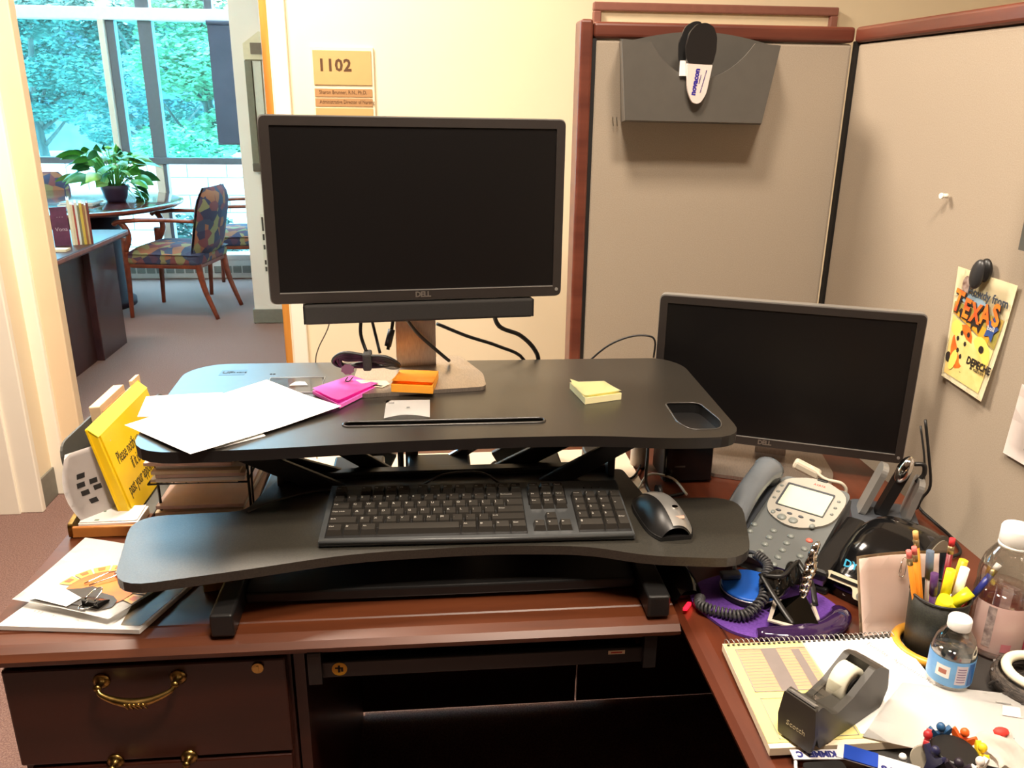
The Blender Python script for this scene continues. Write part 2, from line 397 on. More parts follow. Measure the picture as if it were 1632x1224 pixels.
def tree(label, x, y, h, spread, m, n, size, seed, low=.8, group=None):
    t = thing('tree', label, 'tree', (x, y, -.15), group=group); W = WM(t); r = random.Random(seed)
    tk = MB(W); tops = []
    tk.tube([(x, y, -.15), (x+r.uniform(-.1, .1), y, h*.3), (x+r.uniform(-.2, .2), y, h*.8)], lambda k: .11*(1-.7*k), n=8)
    for i in range(7):
        a = r.uniform(0, 6.28); z0 = r.uniform(.12, .5)*h; l = spread*r.uniform(.5, .9)
        e = (x+cos(a)*l, y+sin(a)*l*.6, z0+l*r.uniform(.5, 1.0)); tops.append(e)
        tk.tube([(x, y, z0), (x+cos(a)*l*.5, y+sin(a)*l*.3, z0+l*.35), e], lambda k: .04*(1-.75*k), n=6)
    finish('trunk', tk, bark_m, t)
    cl = []
    for i in range(26):
        a = r.uniform(0, 6.28); q = spread*math.sqrt(r.uniform(0, 1)); z = r.uniform(low, h)
        k = 1-.5*(z-low)/(h-low)
        cl.append((x+cos(a)*q*k, y+sin(a)*q*.7*k, z, r.uniform(.35, .75), r.uniform(.3, .6), r.uniform(.16, .34)))
    leaf_cloud('foliage', cl, n, size, m, t, W)
    return t
TG = 'trees outside the lobby window'
tree('broad blue green tree outside the leftmost lobby window pane', -7.4, 17.4, 4.2, 2.3, leafB, 26000, .06, 1)
tree('slim shaded tree standing just outside between the two dark mullions', -4.7, 15.0, 3.8, 1.3, leafB, 16000, .055, 2, low=.9)
tree('bright pale green tree outside the pane left of the grey shade', -3.0, 12.4, 3.6, 1.25, leafC, 18000, .055, 3, low=.7)
tree('tall dark tree far behind the other trees left of centre in the window', -11.0, 22.5, 5.0, 3.2, leafB, 22000, .10, 5, low=.3)
tree('tall green tree far behind the pale tree near the grey shade', -4.2, 22.5, 5.0, 3.2, leafA, 22000, .10, 6, low=.3)
far_m = mat('muted mauve brick', (112, 104, 128), .9, rgb2=(96, 96, 120), scale=3)
fbd = thing('building', 'low mauve brick building far behind the trees outside the lobby window', 'building', (-12, 28, -.15)); W_ = WM(fbd)
finish('brick_wall', MB(W_).b2(-30, 2, 28, 31, -.15, 3.3), far_m, fbd)
finish('flat_roof', MB(W_).b2(-30.3, 2.3, 27.7, 31.3, 3.3, 3.5), frm_m, fbd)
for i in range(9): finish('window', MB(W_).b2(-27+3*i, -25.6+3*i, 27.95, 28.02, .8, 2.4), mat('dim blue window', (70, 92, 120), .3, var=0), fbd)
def bush(label, x, y, z, r, m, n, size, group=None):
    t = thing('shrub', label, 'shrub', (x, y, z)); W = WM(t)
    mb = MB(W)
    for i in range(6):
        a = i*1.05; mb.tube([(x, y, z), (x+cos(a)*r*.3, y+sin(a)*r*.3, z+r*.6), (x+cos(a)*r*.7, y+sin(a)*r*.6, z+r*1.2)], .008, n=5, sub=3)
    finish('stem', mb, bark_m, t)
    leaf_cloud('foliage', [(x, y, z+r*.8, r, r*.8, r*.8), (x-r*.5, y, z+r*.6, r*.6, r*.6, r*.6), (x+r*.6, y, z+r*.5, r*.6, r*.5, r*.5)], n, size, m, t, W)
bush('teal green shrub outside below the rail beside the chair back', -2.25, 8.5, -.15, .36, leafB, 1100, .05)
bush('pale shrub outside the window behind the round table edge', -3.45, 8.6, -.15, .36, leafA, 900, .05)
bush('sunlit hedge bush beyond the block wall under the left trees', -6.3, 11.2, -.15, .95, leafC, 2200, .06)
bush('sunlit bush beyond the block wall under the pale tree', -3.1, 10.8, -.15, .8, leafC, 2000, .06)

# ---------------- cubicle partitions ----------------
def partition(label, L, loc, rz, post):
    t = thing('cubicle_partition', label, 'partition', loc, rz)
    f = finish('fabric_panel', MB().b2(0, L, 0, .05, .06, 1.555, bev=.006), fabric_m, t)
    finish('top_cap', MB().b2(-.005, L, -.008, .058, 1.557, 1.588, bev=.007, seg=3), cherry_m, t)
    finish('kick_rail', MB().b2(0, L, .0, .05, 0, .06), blk_steel, t)
    if post:
        finish('end_post', MB().b2(-.032, -.006, -.01, .06, 0, 1.592, bev=.006, seg=3), cherry_m, t)
        finish('seam_strip', MB().b2(-.006, .002, -.003, .05, 0, 1.556), blk_rub, t)
    else:
        finish('seam_strip', MB().b2(-.01, .004, -.006, .05, 0, 1.56), blk_rub, t)
    return t
partition('fabric cubicle partition behind the smaller monitor, with cherry end post and wall file', .548, (.338, 1.80, 0), 0, True)
partition('fabric cubicle partition on the right holding the clipped souvenir card', 1.75, (.893, 1.79, 0), -86.4, False)

# ---------------- desks ----------------
dk = thing('executive_desk', 'mahogany desk with brass drawer handles carrying the black standing desk converter', 'desk', (-.13, 1.27, 0)); D = WM(dk)
def edge_profile(y0, y1):
    return [(y1, .75), (y0+.052, .75), (y0+.050, .7482), (y0+.048, .7497), (y0+.026, .7487), (y0+.011, .744), (y0+.003, .737), (y0+.004, .731), (y0+.013, .7275), (y0+.016, .722), (y0+.026, .719), (y0+.028, .712), (y1, .712)]
# profile is (y,z); extruded along x
XZ = MX(((0, 0, 1, 0), (1, 0, 0, 0), (0, 1, 0, 0), (0, 0, 0, 1)))   # local x->Y, y->Z, z->X
finish('desktop', MB(D).prism(edge_profile(.95, 1.71), -.605, .334, M=XZ), maho_m, dk)
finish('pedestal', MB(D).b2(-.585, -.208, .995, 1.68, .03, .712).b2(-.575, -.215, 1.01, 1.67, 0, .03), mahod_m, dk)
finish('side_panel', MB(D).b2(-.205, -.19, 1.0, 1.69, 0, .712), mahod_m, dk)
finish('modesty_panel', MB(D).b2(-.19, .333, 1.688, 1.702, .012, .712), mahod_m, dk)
def drawer(z0, z1, hz, x0, x1):
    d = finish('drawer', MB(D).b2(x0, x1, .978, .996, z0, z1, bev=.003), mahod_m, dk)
    hx = -.406
    h = MB(D)
    for s in (-1, 1):
        h.lathe([(.0115, 0), (.0115, .002), (.008, .004), (.0048, .006), (.0045, .012), (.0055, .015), (.005, .018), (.001, .020)], M=MX.Translation((hx+s*.05, .978, hz)) @ Euler((RD(90), 0, 0)).to_matrix().to_4x4(), n=16)
    h.tube([(hx-.05, .962, hz), (hx-.045, .957, hz-.006), (hx-.03, .953, hz-.012), (hx-.014, .951, hz-.016), (hx, .950, hz-.017), (hx+.014, .951, hz-.016), (hx+.03, .953, hz-.012), (hx+.045, .957, hz-.006), (hx+.05, .962, hz)], lambda t: .0032+.0032*sin(pi*t)**2, n=10)
    for k in range(5):
        x = hx-.012+.006*k; h.tube([(x, .9435, hz-.013), (x+.003, .9430, hz-.018), (x+.005, .945, hz-.0225)], .0011, n=5, sub=2)
    finish('handle', h, brass_m, d); return d
d1 = drawer(.548, .706, .684, -.583, -.212); drawer(.30, .542, .549, -.572, -.214); drawer(.05, .296, .30, -.572, -.214)
finish('lock', MB(D).cyl((-.249, .978, .694), (-.249, .974, .694), .008, n=20).b2(-.2505, -.2475, .9732, .9742, .690, .698), brass_m, d1)
# pull-out keyboard drawer slung under the desk
K = D
kd = finish('keyboard_drawer', MB(K).b2(-.165, .285, .985, 1.30, .676, .684), blk, dk)
finish('front_lip', MB(K).b2(-.18, .305, .975, .985, .672, .698, bev=.002), blk, kd)
for x in (-.18, .287): finish('end_bracket', MB(K).prism(rpoly([(.965, .668), (.99, .668), (.99, .727), (.965, .727)], [.003, .003, .003, .012]), x, x+.018, M=XZ), blk, kd)
for x in (-.172, .30): finish('slide_rail', MB(K).b2(x-.004, x+.004, .99, 1.32, .684, .712), blk_steel, kd)
stk_y = mat('yellow sticker', (235, 175, 30), 0.5, var=0.02)
st_ = finish('round_sticker', MB(K).cyl((-.139, .975, .686), (-.139, .9745, .686), .0105, n=20), stk_y, kd)
finish('sticker_mark', MB(K).b2(-.141, -.138, .974, .9746, .681, .692).b2(-.145, -.134, .974, .9746, .687, .689).b2(-.137, -.134, .974, .9746, .682, .687), ink_m, kd)
lb_ = finish('label_strip', MB(K).b2(.238, .262, .9745, .975, .688, .694), paper_c, kd)
finish('label_print', MB(K).b2(.242, .258, .974, .9746, .690, .692), mat('red print', (190, 60, 50), .6, var=0), kd)

rt = thing('desk_return', 'long mahogany side return of the desk along the right partition', 'desk', (.62, .7, 0)); Rm = WM(rt)
prof = [(x, z) for x, z in edge_profile(.335, .86)]
YZ = MX(((1, 0, 0, 0), (0, 0, 1, 0), (0, 1, 0, 0), (0, 0, 0, 1)))   # local x->X, y->Z, z->Y
finish('desktop', MB(Rm).prism(prof, -.4, 1.71, M=YZ), mahov_m, rt)
finish('edge_inlay', MB(Rm).b2(.3855, .3875, -.4, 1.5, .7495, .7505), mahod_m, rt)
finish('modesty_panel', MB(Rm).b2(.337, .81, 1.688, 1.702, .012, .712), mahod_m, rt)
finish('end_panel', MB(Rm).b2(.40, .85, -.38, -.35, 0, .712), mahod_m, rt)
finish('support_panel', MB(Rm).b2(.81, .85, 1.55, 1.70, 0, .712), mahod_m, rt)
finish('back_panel', MB(Rm).b2(.82, .84, -.35, 1.5, .1, .712), mahod_m, rt)

# ---------------- standing desk converter ----------------
cv = thing('standing_desk_converter', 'black two-tier standing desk converter on the mahogany desk', 'desk converter', (0, 1.25, .75)); Cm = WM(cv)
deck_poly = rpoly([(-.425, 1.084), (-.24, 1.088), (-.085, 1.103), (.095, 1.110), (.233, 1.108), (.35, 1.088), (.452, 1.090), (.462, 1.44), (.43, 1.487), (-.40, 1.494), (-.442, 1.45)], [.07, .1, .1, .1, .1, .1, .06, .05, .03, .05, .04], 6)
slot = rrect(-.138, .166, 1.164, 1.184, .0095)
hole = rpoly([(.380, 1.120), (.425, 1.120), (.438, 1.15), (.428, 1.236), (.372, 1.238), (.368, 1.15)], [.012, .014, .02, .016, .01, .02])
dt = finish('top_deck', MB(Cm).prism(deck_poly, .953, .970, holes=(slot, hole)), [blk_deck, blk], cv)
rimm_ = mat('slot rim plastic', (48, 45, 42), 0.3, var=0)
def rim(pts, z, r, m, name, par): return finish(name, MB(Cm).tube([(x, y, z) for x, y in pts], r, n=6, sub=1, closed=True), m, par)
rimm = mat('dark grey rim', (62, 58, 54), 0.3, var=0)
rim(slot, .9702, .0022, rimm_, 'slot_rim', dt); rim(hole, .9702, .0014, rimm, 'hole_rim', dt)
finish('slot_liner', MB(Cm).b2(-.142, .170, 1.163, 1.187, .948, .953), blk, dt)
finish('hole_liner', MB(Cm).b2(.362, .442, 1.114, 1.242, .946, .953), blk, dt)
lab = mat('blue grey deck print', (58, 92, 116), 0.5, var=0)
def on_deck(x, y, z=.9703, rz=0): return Cm @ TR(x, y, z, rz=rz)
lb2 = finish('deck_sticker', MB(Cm).b2(-.379, -.335, 1.425, 1.455, .970, .9703), lab, dt)
lettering([('UP', .016, on_deck(-.366, 1.440, .9706), dict(bold=.0006)), ('sit stand', .008, on_deck(-.347, 1.440, .9706), {})], dt, mat('dark navy print', (30, 50, 66), .6, var=0), 'sticker_print')
lettering([('oo', .010, on_deck(-.286, 1.428), {})], dt, ink_m, 'deck_mark')
tray_poly = rpoly([(-.415, .956), (-.25, .989), (-.12, 1.02), (.08, 1.028), (.212, 1.016), (.286, .984), (.43, .964), (.482, 1.152), (.33, 1.156), (.315, 1.27), (-.26, 1.275), (-.29, 1.158), (-.452, 1.150)], [.05, .12, .1, .1, .1, .1, .05, .06, .02, .01, .01, .02, .05], 6)
finish('keyboard_tray', MB(Cm).prism(tray_poly, .826, .840), mat('speckled black laminate', (52, 49, 41), 0.42, rgb2=(32, 30, 26), scale=420, bump=0.12, bscale=1500, spec=.95), cv)
cv.children[-1].data.materials.append(blk)
for o_ in cv.children:
    if o_.name in ('top_deck', 'keyboard_tray'):
        for p_ in o_.data.polygons:
            if abs(p_.normal.z) < .5: p_.material_index = 1
for x0, x1 in ((-.303, -.272), (.288, .320)):
    finish('foot', MB(Cm).b2(x0, x1, .966, 1.50, .7515, .786, bev=.004, seg=3), blk_steel, cv)
finish('base_plate', MB(Cm).b2(-.272, .288, 1.035, 1.30, .757, .774, bev=.003), blk_steel, cv)
finish('cross_bar', MB(Cm).b2(-.272, .288, 1.20, 1.225, .774, .80, bev=.003), blk_steel, cv)
def arm(p, q, wd=.03, th=.012, y=None, m=blk_steel, name='scissor_arm'):
    p, q = V(p), V(q); d = q-p; a = math.atan2(d.z, d.x)
    return finish(name, MB(Cm).box((0, 0, 0), (V((d.x, 0, d.z)).length, th, wd), bev=.003, M=MX.Translation((p+q)/2) @ Euler((0, -a, 0)).to_matrix().to_4x4()), m, cv)
for y in (1.24, 1.44):
    arm((-.08, y, .79), (-.34, y, .918)); arm((.11, y, .79), (.34, y, .918))
arm((-.40, 1.28, .915), (-.13, 1.28, .826), .028); arm((-.19, 1.30, .90), (-.06, 1.30, .815), .026)
arm((-.01, 1.34, .815), (.13, 1.34, .90), .018, m=steelb_m, name='gas_strut'); arm((.09, 1.30, .82), (.25, 1.30, .90), .03)
finish('gas_strut', MB(Cm).cyl((-.062, 1.33, .77), (-.062, 1.33, .953), .0055, n=14), steelb_m, cv)
finish('lift_plate', MB(Cm).b2(-.054, -.032, 1.345, 1.350, .77, .953), alu_m, cv)
for x0, x1 in ((-.175, -.09), (-.05, .058), (.16, .215)):
    finish('bracket', MB(Cm).b2(x0, x1, 1.262, 1.345, .800, .845, bev=.004), blk, cv)
finish('cross_tube', MB(Cm).b2(-.25, .30, 1.262, 1.285, .838, .850, bev=.003), blk_steel, cv)
for x0, x1 in ((.11, .16), (-.19, -.1), (.30, .36)):
    finish('under_mount', MB(Cm).b2(x0, x1, 1.16, 1.36, .934, .953, bev=.004), blk, cv)
for s in (-1, 1):
    finish('tray_hanger', MB(Cm).b2(.02+s*.27-.006, .02+s*.27+.006, 1.24, 1.27, .84, .953, bev=.002), blk_steel, cv)

# ---------------- monitors ----------------
def monitor(label, wid, hgt, loc, rz, M_tilt, logo_px, soundbar, col, base_poly, base_z, lean=0):
    """loc: world point under the screen centre; the bezel's face is at local y=0"""
    t = thing('computer_monitor', label, 'monitor', (loc[0], loc[1], base_z), rz)
    zb = loc[2]-base_z; T_ = TR(0, 0, zb, rx=M_tilt, ry=lean)
    P = MX(((1, 0, 0, 0), (0, 0, 1, 0), (0, 1, 0, 0), (0, 0, 0, 1)))   # polygon x,y -> X,Z ; z -> Y
    A = T_ @ P; w2 = wid/2
    finish('back_shell', MB(A).prism(rrect(-w2-.002, w2+.002, -.002, hgt+.002, .011), .006, .028).prism(rrect(-w2*.7, w2*.7, hgt*.15, hgt*.85, .03), .028, .05), silver_m, t)
    bz = finish('bezel', MB(A).prism(rrect(-w2, w2, 0, hgt, .010), 0, .014, holes=[rrect(-w2+.0145, w2-.0145, .0165, hgt-.0135, .0015, 2)]), bezel_m, t)
    finish('screen', MB(T_).b2(-w2+.013, w2-.013, .0022, .008, .015, hgt-.012), screen_m, t)
    finish('chin_strip', MB(T_).b2(-w2+.0145, w2-.0145, -.0006, .002, .0158, .0172), silver_m, bz)
    lettering([('DELL', .0125, T_ @ TR(logo_px, -.0003, .0085, rx=90), dict(bold=.0004, sp=.9))], bz, mat('dull logo metal', (140, 132, 124), .35, metal=.6, var=0), 'logo')
    finish('power_button', MB(T_).cyl((w2-.008, 0, .011), (w2-.008, -.0012, .011), .0028, n=14), silver_m, bz)
    if soundbar:
        sb = finish('sound_bar', MB(T_).b2(-.19, .19, -.008, .026, -.035, -.003, bev=.004, seg=3), mat('charcoal speaker cloth', (36, 33, 31), .8, var=.1, scale=900), t)
        finish('end_cap', MB(T_).b2(-.1915, -.188, -.007, .025, -.034, -.004, bev=.001).b2(.188, .1915, -.007, .025, -.034, -.004, bev=.001), blk, sb)
    x0, x1, y0, y1, zt = col
    finish('stand_column', MB().prism(rrect(0, zt, x0, x1, .002, 2), y0, y1, M=MX(((0, 1, 0, 0), (0, 0, 1, 0), (1, 0, 0, 0), (0, 0, 0, 1))), holes=[[(zt*.52+.0075*cos(a*pi/8), (x0+x1)/2-.005+.0075*sin(a*pi/8)) for a in range(16)]]), alu_m, t)
    finish('stand_base', MB().prism(rpoly(base_poly, .015), .0005, .0075), alu_m, t)
    finish('hinge_block', MB().b2((x0+x1)/2-.03, (x0+x1)/2+.03, max(.049, y0-.035), y0+.012, zb+hgt*.35, zb+hgt*.6, bev=.006), blk, t)
    return t
monitor('larger black monitor with a soundbar, standing on the converter deck', .480, .287, (-.020, 1.355, 1.119), 7.5, -1.5, .003, True,
        (-.037, .034, .085, .092, .30), [(-.112, -.052), (.100, -.052), (.108, .02), (.085, .137), (-.10, .137), (-.118, .02)], .970, .45)
monitor('smaller black monitor on the return desk, turned toward the chair', .472, .285, (.654, 1.443, .7955), -22.8, -1, -.014, False,
        (-.03, .03, .060, .070, .26), [(-.11, -.075), (.11, -.075), (.12, .0), (.10, .105), (-.10, .105), (-.12, .0)], .7505)

# ---------------- keyboard and mouse ----------------
kbd = thing('computer_keyboard', 'full size black keyboard on the lower converter tray', 'keyboard', (.0585, 1.107, .8402), -1.3)
KW, KD = .446, .150; th = math.degrees(math.atan2(.014, KD))
kb_m = mat('charcoal keyboard case', (68, 70, 71), 0.38, var=0.03); key_m = mat('black key plastic', (56, 53, 49), 0.26, var=0.0)
def kz(y): return .0135+(y+KD/2)*.014/KD
finish('case', MB().prism([(-KD/2, .003), (-KD/2+.004, 0), (KD/2, 0), (KD/2, .0235), (-KD/2+.001, .0095)], -KW/2, KW/2, M=XZ), kb_m, kbd)
finish('front_edge', MB().tube([(-KW/2+.002, -KD/2+.001, .0085), (0, -KD/2, .0085), (KW/2-.002, -KD/2+.001, .0085)], .003, n=8, sub=1), kb_m, kbd)
finish('key_bed', MB(TR(0, 0, .0165, rx=th)).b2(-.2155, .0705, -.066, .034, -.0005, .0003).b2(.078, .137, .008, .062, -.0005, .0003).b2(.144, .2205, -.066, .034, -.0005, .0003).b2(-.2155, .0705, .04, .062, -.0005, .0003), blk, kbd)
kmesh = {}
legends = []
def key(cx, cy, u, v=1, txt=''):
    kk = (u, v)
    wd, hd = u*.019-.0012, v*.019-.0012
    if kk not in kmesh:
        mb = MB(); b = [(-wd/2, -hd/2), (wd/2, -hd/2), (wd/2, hd/2), (-wd/2, hd/2)]; i1, i2 = .0022, .0018
        lo = [mb.bm.verts.new((x, y, 0)) for x, y in b]; hi = [mb.bm.verts.new((x-i1*(1 if x > 0 else -1), y-i2*(1 if y > 0 else -1)+.0006, .0078)) for x, y in b]
        for i in range(4): mb.bm.faces.new((lo[i], lo[(i+1) % 4], hi[(i+1) % 4], hi[i]))
        mb.bm.faces.new(hi); mb.bm.faces.new(lo[::-1])
        o = finish('key', mb, key_m, kbd); kmesh[kk] = o.data
    else:
        o = bpy.data.objects.new('key', kmesh[kk]); COL.objects.link(o); o.parent = kbd
    o.location = (cx, cy, .0168+cy*.014/KD); o.rotation_euler = (RD(th), 0, 0)
    if txt:
        M = TR(cx, cy, .0168+cy*.014/KD, rx=th)
        legends.append((txt, .0062 if len(txt) == 1 else .0042, M @ TR(-wd/2+.0032, .0028, .0079), dict(ax='LEFT', ext=.00004)))
X0 = -.2145
def row(y, items, x=X0):
    for it in items:
        if isinstance(it, (int, float)): x += it*.019; continue
        t, u = it; key(x+u*.0095, y, u, 1, t); x += u*.019
FY = .0505
row(FY, [('Esc', 1), 1] + [('F%d' % i, 1) for i in range(1, 5)] + [.5] + [('F%d' % i, 1) for i in range(5, 9)] + [.5] + [('F%d' % i, 1) for i in range(9, 13)])
Y = [.0245-.019*i for i in range(5)]
row(Y[0], [(c, 1) for c in '`1234567890-='] + [('Backspace', 2)])
row(Y[1], [('Tab', 1.5)] + [(c, 1) for c in 'QWERTYUIOP[]'] + [('\\', 1.5)])
row(Y[2], [('Caps Lock', 1.75)] + [(c, 1) for c in "ASDFGHJKL;'"] + [('Enter', 2.25)])
row(Y[3], [('Shift', 2.25)] + [(c, 1) for c in 'ZXCVBNM,./'] + [('Shift', 2.75)])
row(Y[4], [('Ctrl', 1.25), ('#', 1.25), ('Alt', 1.25), ('', 6.25), ('Alt', 1.25), ('#', 1.25), ('=', 1.25), ('Ctrl', 1.25)])
row(FY, [('PrtSc', 1), ('ScrLk', 1), ('Pause', 1)], .0790); row(Y[0], [('Ins', 1), ('Home', 1), ('PgUp', 1)], .0790); row(Y[1], [('Del', 1), ('End', 1), ('PgDn', 1)], .0790)
row(Y[3], [1, ('^', 1)], .0790); row(Y[4], [('<', 1), ('v', 1), ('>', 1)], .0790)
NX = .1445
row(Y[0], [('Num', 1), ('/', 1), ('*', 1), ('-', 1)], NX); row(Y[1], [('7', 1), ('8', 1), ('9', 1)], NX); row(Y[2], [('4', 1), ('5', 1), ('6', 1)], NX)
row(Y[3], [('1', 1), ('2', 1), ('3', 1)], NX); row(Y[4], [('0', 2), ('.', 1)], NX)
key(NX+.019*3.5, (Y[1]+Y[2])/2, 1, 2, '+'); key(NX+.019*3.5, (Y[3]+Y[4])/2, 1, 2, 'Enter')
lg = lettering(legends, kbd, mat('pale key legend', (205, 200, 192), .6, var=0), 'key_legends'); lg['kind'] = 'stuff'
finish('status_light', MB(TR(.18, .052, .0225, rx=th)).cyl((-.012, 0, 0), (-.012, 0, .0006), .0012, n=8).cyl((0, 0, 0), (0, 0, .0006), .0012, n=8).cyl((.012, 0, 0), (.012, 0, .0006), .0012, n=8), blk_gl, kbd)
cb = solo('keyboard_cable', MB().tube([(.10, 1.187, .858), (.07, 1.215, .866), (.01, 1.22, .862), (-.04, 1.20, .846), (-.10, 1.205, .8425), (-.18, 1.215, .8425), (-.25, 1.185, .8425), (-.285, 1.15, .8425)], .0018, n=8), mat('grey cable', (70, 68, 66), .4, var=0), 'thin grey keyboard cable curving across the lower tray behind the keyboard', 'cable')

ms = thing('computer_mouse', 'silver and black mouse on the lower converter tray', 'mouse', (.334, 1.086, .8402), 4)
ms.scale = (1.08, 1.10, 1.05)
def mouse_fn(u, v, shrink=0, x0=-1, x1=1):
    y = -.058+.116*u; h = .034*sin(pi*min(1, (u*.86+.10)))**.6*(1-.12*u); wv = .033*(1-.35*(2*u-1)**4)-shrink
    a = x0+(x1-x0)*v; return V((a*wv, y, max(.0015, h*(1-abs(a)**2.6)+.002)))
finish('body', MB().grid(lambda u, v: mouse_fn(u, v), 16, 16), blk, ms)
finish('base', MB().prism([(mouse_fn(k/16, 0).x*.98, mouse_fn(k/16, 0).y) for k in range(17)]+[(mouse_fn(k/16, 1).x*.98, mouse_fn(k/16, 1).y) for k in range(16, -1, -1)], 0, .006), blk, ms)
sp = finish('silver_strip', MB().grid(lambda u, v: mouse_fn(.02+.98*u, v, 0, -.18-.35*u*u, .93)+V((0, 0, .0012)), 16, 12), silver_m, ms)
finish('scroll_wheel', MB().cyl((-.003+.008, .038, .024), (.003+.008, .038, .024), .010, n=16), blk_rub, ms)
finish('brand_disc', MB().cyl((.008, -.026, .0325), (.008, -.026, .0345), .004, n=16), chrome_m, sp)
finish('label_patch', MB(TR(.008, -.043, .026, rx=38)).b2(-.007, .007, -.002, .002, 0, .0015), mat('copper print', (205, 150, 130), .4, var=0), sp)

# ---------------- things on the converter deck ----------------
DZ = .9705
def sheet_mb(corners, z, th=.0004, lift=None, n=6):
    """a paper sheet from four corners (x,y); lift(u,v) bends it up"""
    a, b, c, d = [V((x, y, 0)) for x, y in corners]
    def fn(u, v):
        p = (a*(1-u)+b*u)*(1-v)+(d*(1-u)+c*u)*v
        return V((p.x, p.y, z+(lift(u, v) if lift else 0)))
    return MB().grid(fn, n, n, th=th)
ps = solo('paper_sheet', MB().prism([(-.305, 1.092), (-.245, 1.135), (-.33, 1.30), (-.42, 1.17)], DZ, DZ+.0008), paper_m, 'white paper sheet mostly hidden under the larger sheet on the deck', 'paper')
solo('paper_sheet', MB().prism([(-.468, 1.318), (-.35, 1.33), (-.36, 1.22), (-.452, 1.225)], DZ, DZ+.0008), paper_m, 'white paper corner sticking out past the left edge of the deck under the large sheet', 'paper')
p1 = thing('paper_sheet', 'large white paper sheet overhanging the front left corner of the converter deck', 'paper', (-.30, 1.22, DZ)); W_ = WM(p1)
A_, B_2, C_, D_ = (-.458, 1.187), (-.289, 1.389), (-.146, 1.234), (-.330, 1.062)
def p1fn(u, v):
    a, b, c, d = [V((*q, 0)) for q in (A_, B_2, C_, D_)]; p = (a*(1-u)+b*u)*(1-v)+(d*(1-u)+c*u)*v
    return W_ @ V((p.x, p.y, DZ+.0022+.010*max(0, .35-u)**2*0+.004*(1-u)*v+.012*max(0, u*v-.55)))
finish('sheet', MB().grid(p1fn, 10, 10), paper_m, p1)
lettering([('oo', .006, W_ @ TR(-.40, 1.17, DZ+.0032, rz=48), dict(ext=.00003)), ('- - o', .006, W_ @ TR(-.27, 1.20, DZ+.0052, rz=48), dict(ext=.00003)), ('oo', .006, W_ @ TR(-.36, 1.28, DZ+.0036, rz=48), dict(ext=.00003))], p1, inkg_m, 'faint_print')
pl_ = thing('badge_holder', 'clear plastic badge holder with a white insert on the converter deck', 'badge holder', (-.235, 1.365, DZ)); W_ = WM(pl_)
clear_m = glass_sheet('clear sheet plastic', (.82, .84, .86), .12)
finish('sleeve', MB(W_).prism(rrect(-.285, -.192, 1.322, 1.402, .004), DZ+.0002, DZ+.0010), clear_m, pl_)
finish('sleeve_edge', MB(W_).tube([(-.285, 1.322, DZ+.001), (-.192, 1.322, DZ+.001), (-.192, 1.402, DZ+.001), (-.285, 1.402, DZ+.001)], .0009, n=5, sub=1, closed=True), mat('milky plastic', (200, 202, 206), .3, var=0), pl_)
finish('insert_card', MB(W_).prism([(-.246, 1.358), (-.216, 1.358), (-.222, 1.374), (-.232, 1.378), (-.240, 1.374)], DZ+.0011, DZ+.0016), paper_m, pl_)
for nm, c1, pts, th, lab_, zz in (
    ('pink', (250, 120, 215), [(-.201, 1.312), (-.145, 1.39), (-.094, 1.333), (-.150, 1.240)], .006, 'bright pink sticky note pad on the converter deck below the cable bundle', DZ+.0012),
    ('orange', (250, 170, 50), [(-.060, 1.372), (.006, 1.362), (-.004, 1.282), (-.072, 1.296)], .013, 'thick orange sticky note pad resting on the monitor base', .9785),
    ('yellow', (252, 244, 190), [(.228, 1.318), (.288, 1.322), (.304, 1.258), (.240, 1.238)], .011, 'pale yellow sticky note pad alone on the right of the converter deck', DZ)):
    c = V((sum(p[0] for p in pts)/4, sum(p[1] for p in pts)/4, zz))
    t = thing('sticky_note_pad', lab_, 'note pad', c, group=None); W_ = WM(t)
    m_ = mat(nm+' sticky paper', c1, .75, var=.01)
    finish('pad', MB(W_).prism(pts[::-1], zz, zz+th), m_, t)
    q = [V((x, y, 0)) for x, y in pts]
    def tf(u, v, q=q, zz=zz, th=th, W_=W_, nm=nm):
        p = (q[0]*(1-u)+q[1]*u)*(1-v)+(q[3]*(1-u)+q[2]*u)*v
        l = {'pink': .008*max(0, v-.5)**2*2+.004*(1-u), 'orange': .006*v*v, 'yellow': .004*v*v+.012*max(0, u*0+(1-u)*(1-v)-.75)*2}[nm]
        return W_ @ V((p.x, p.y, zz+th+.0004+l))
    finish('top_note', MB().grid(tf, 8, 8, th=.0003), m_, t)
cd = thing('business_card', 'small white printed card on the deck in front of the monitor base', 'card', (-.044, 1.235, DZ)); W_ = WM(cd)
finish('card', MB(W_).grid(lambda u, v: V((-.079+.070*u, 1.194+.08*v, DZ+.0008+.005*(1-v)**2*sin(pi*u))), 10, 6, th=.0005), paper_m, cd)
finish('printed_mark', MB(W_).b2(-.075, -.066, 1.258, 1.264, DZ+.0012, DZ+.0014).b2(-.0455, -.0405, 1.232, 1.236, DZ+.003, DZ+.0034), inkg_m, cd)
c2 = thing('business_card', 'white card tucked under the cable bundle beside the orange pad', 'card', (-.098, 1.345, .978)); W_ = WM(c2)
finish('card', MB(W_).prism([(-.135, 1.36), (-.082, 1.352), (-.076, 1.335), (-.088, 1.318), (-.118, 1.33)], .9782, .9790), paper_c, c2)
finish('black_stripe', MB(W_).prism([(-.120, 1.334), (-.090, 1.322), (-.086, 1.325), (-.117, 1.338)], .9791, .9794), ink_m, c2)
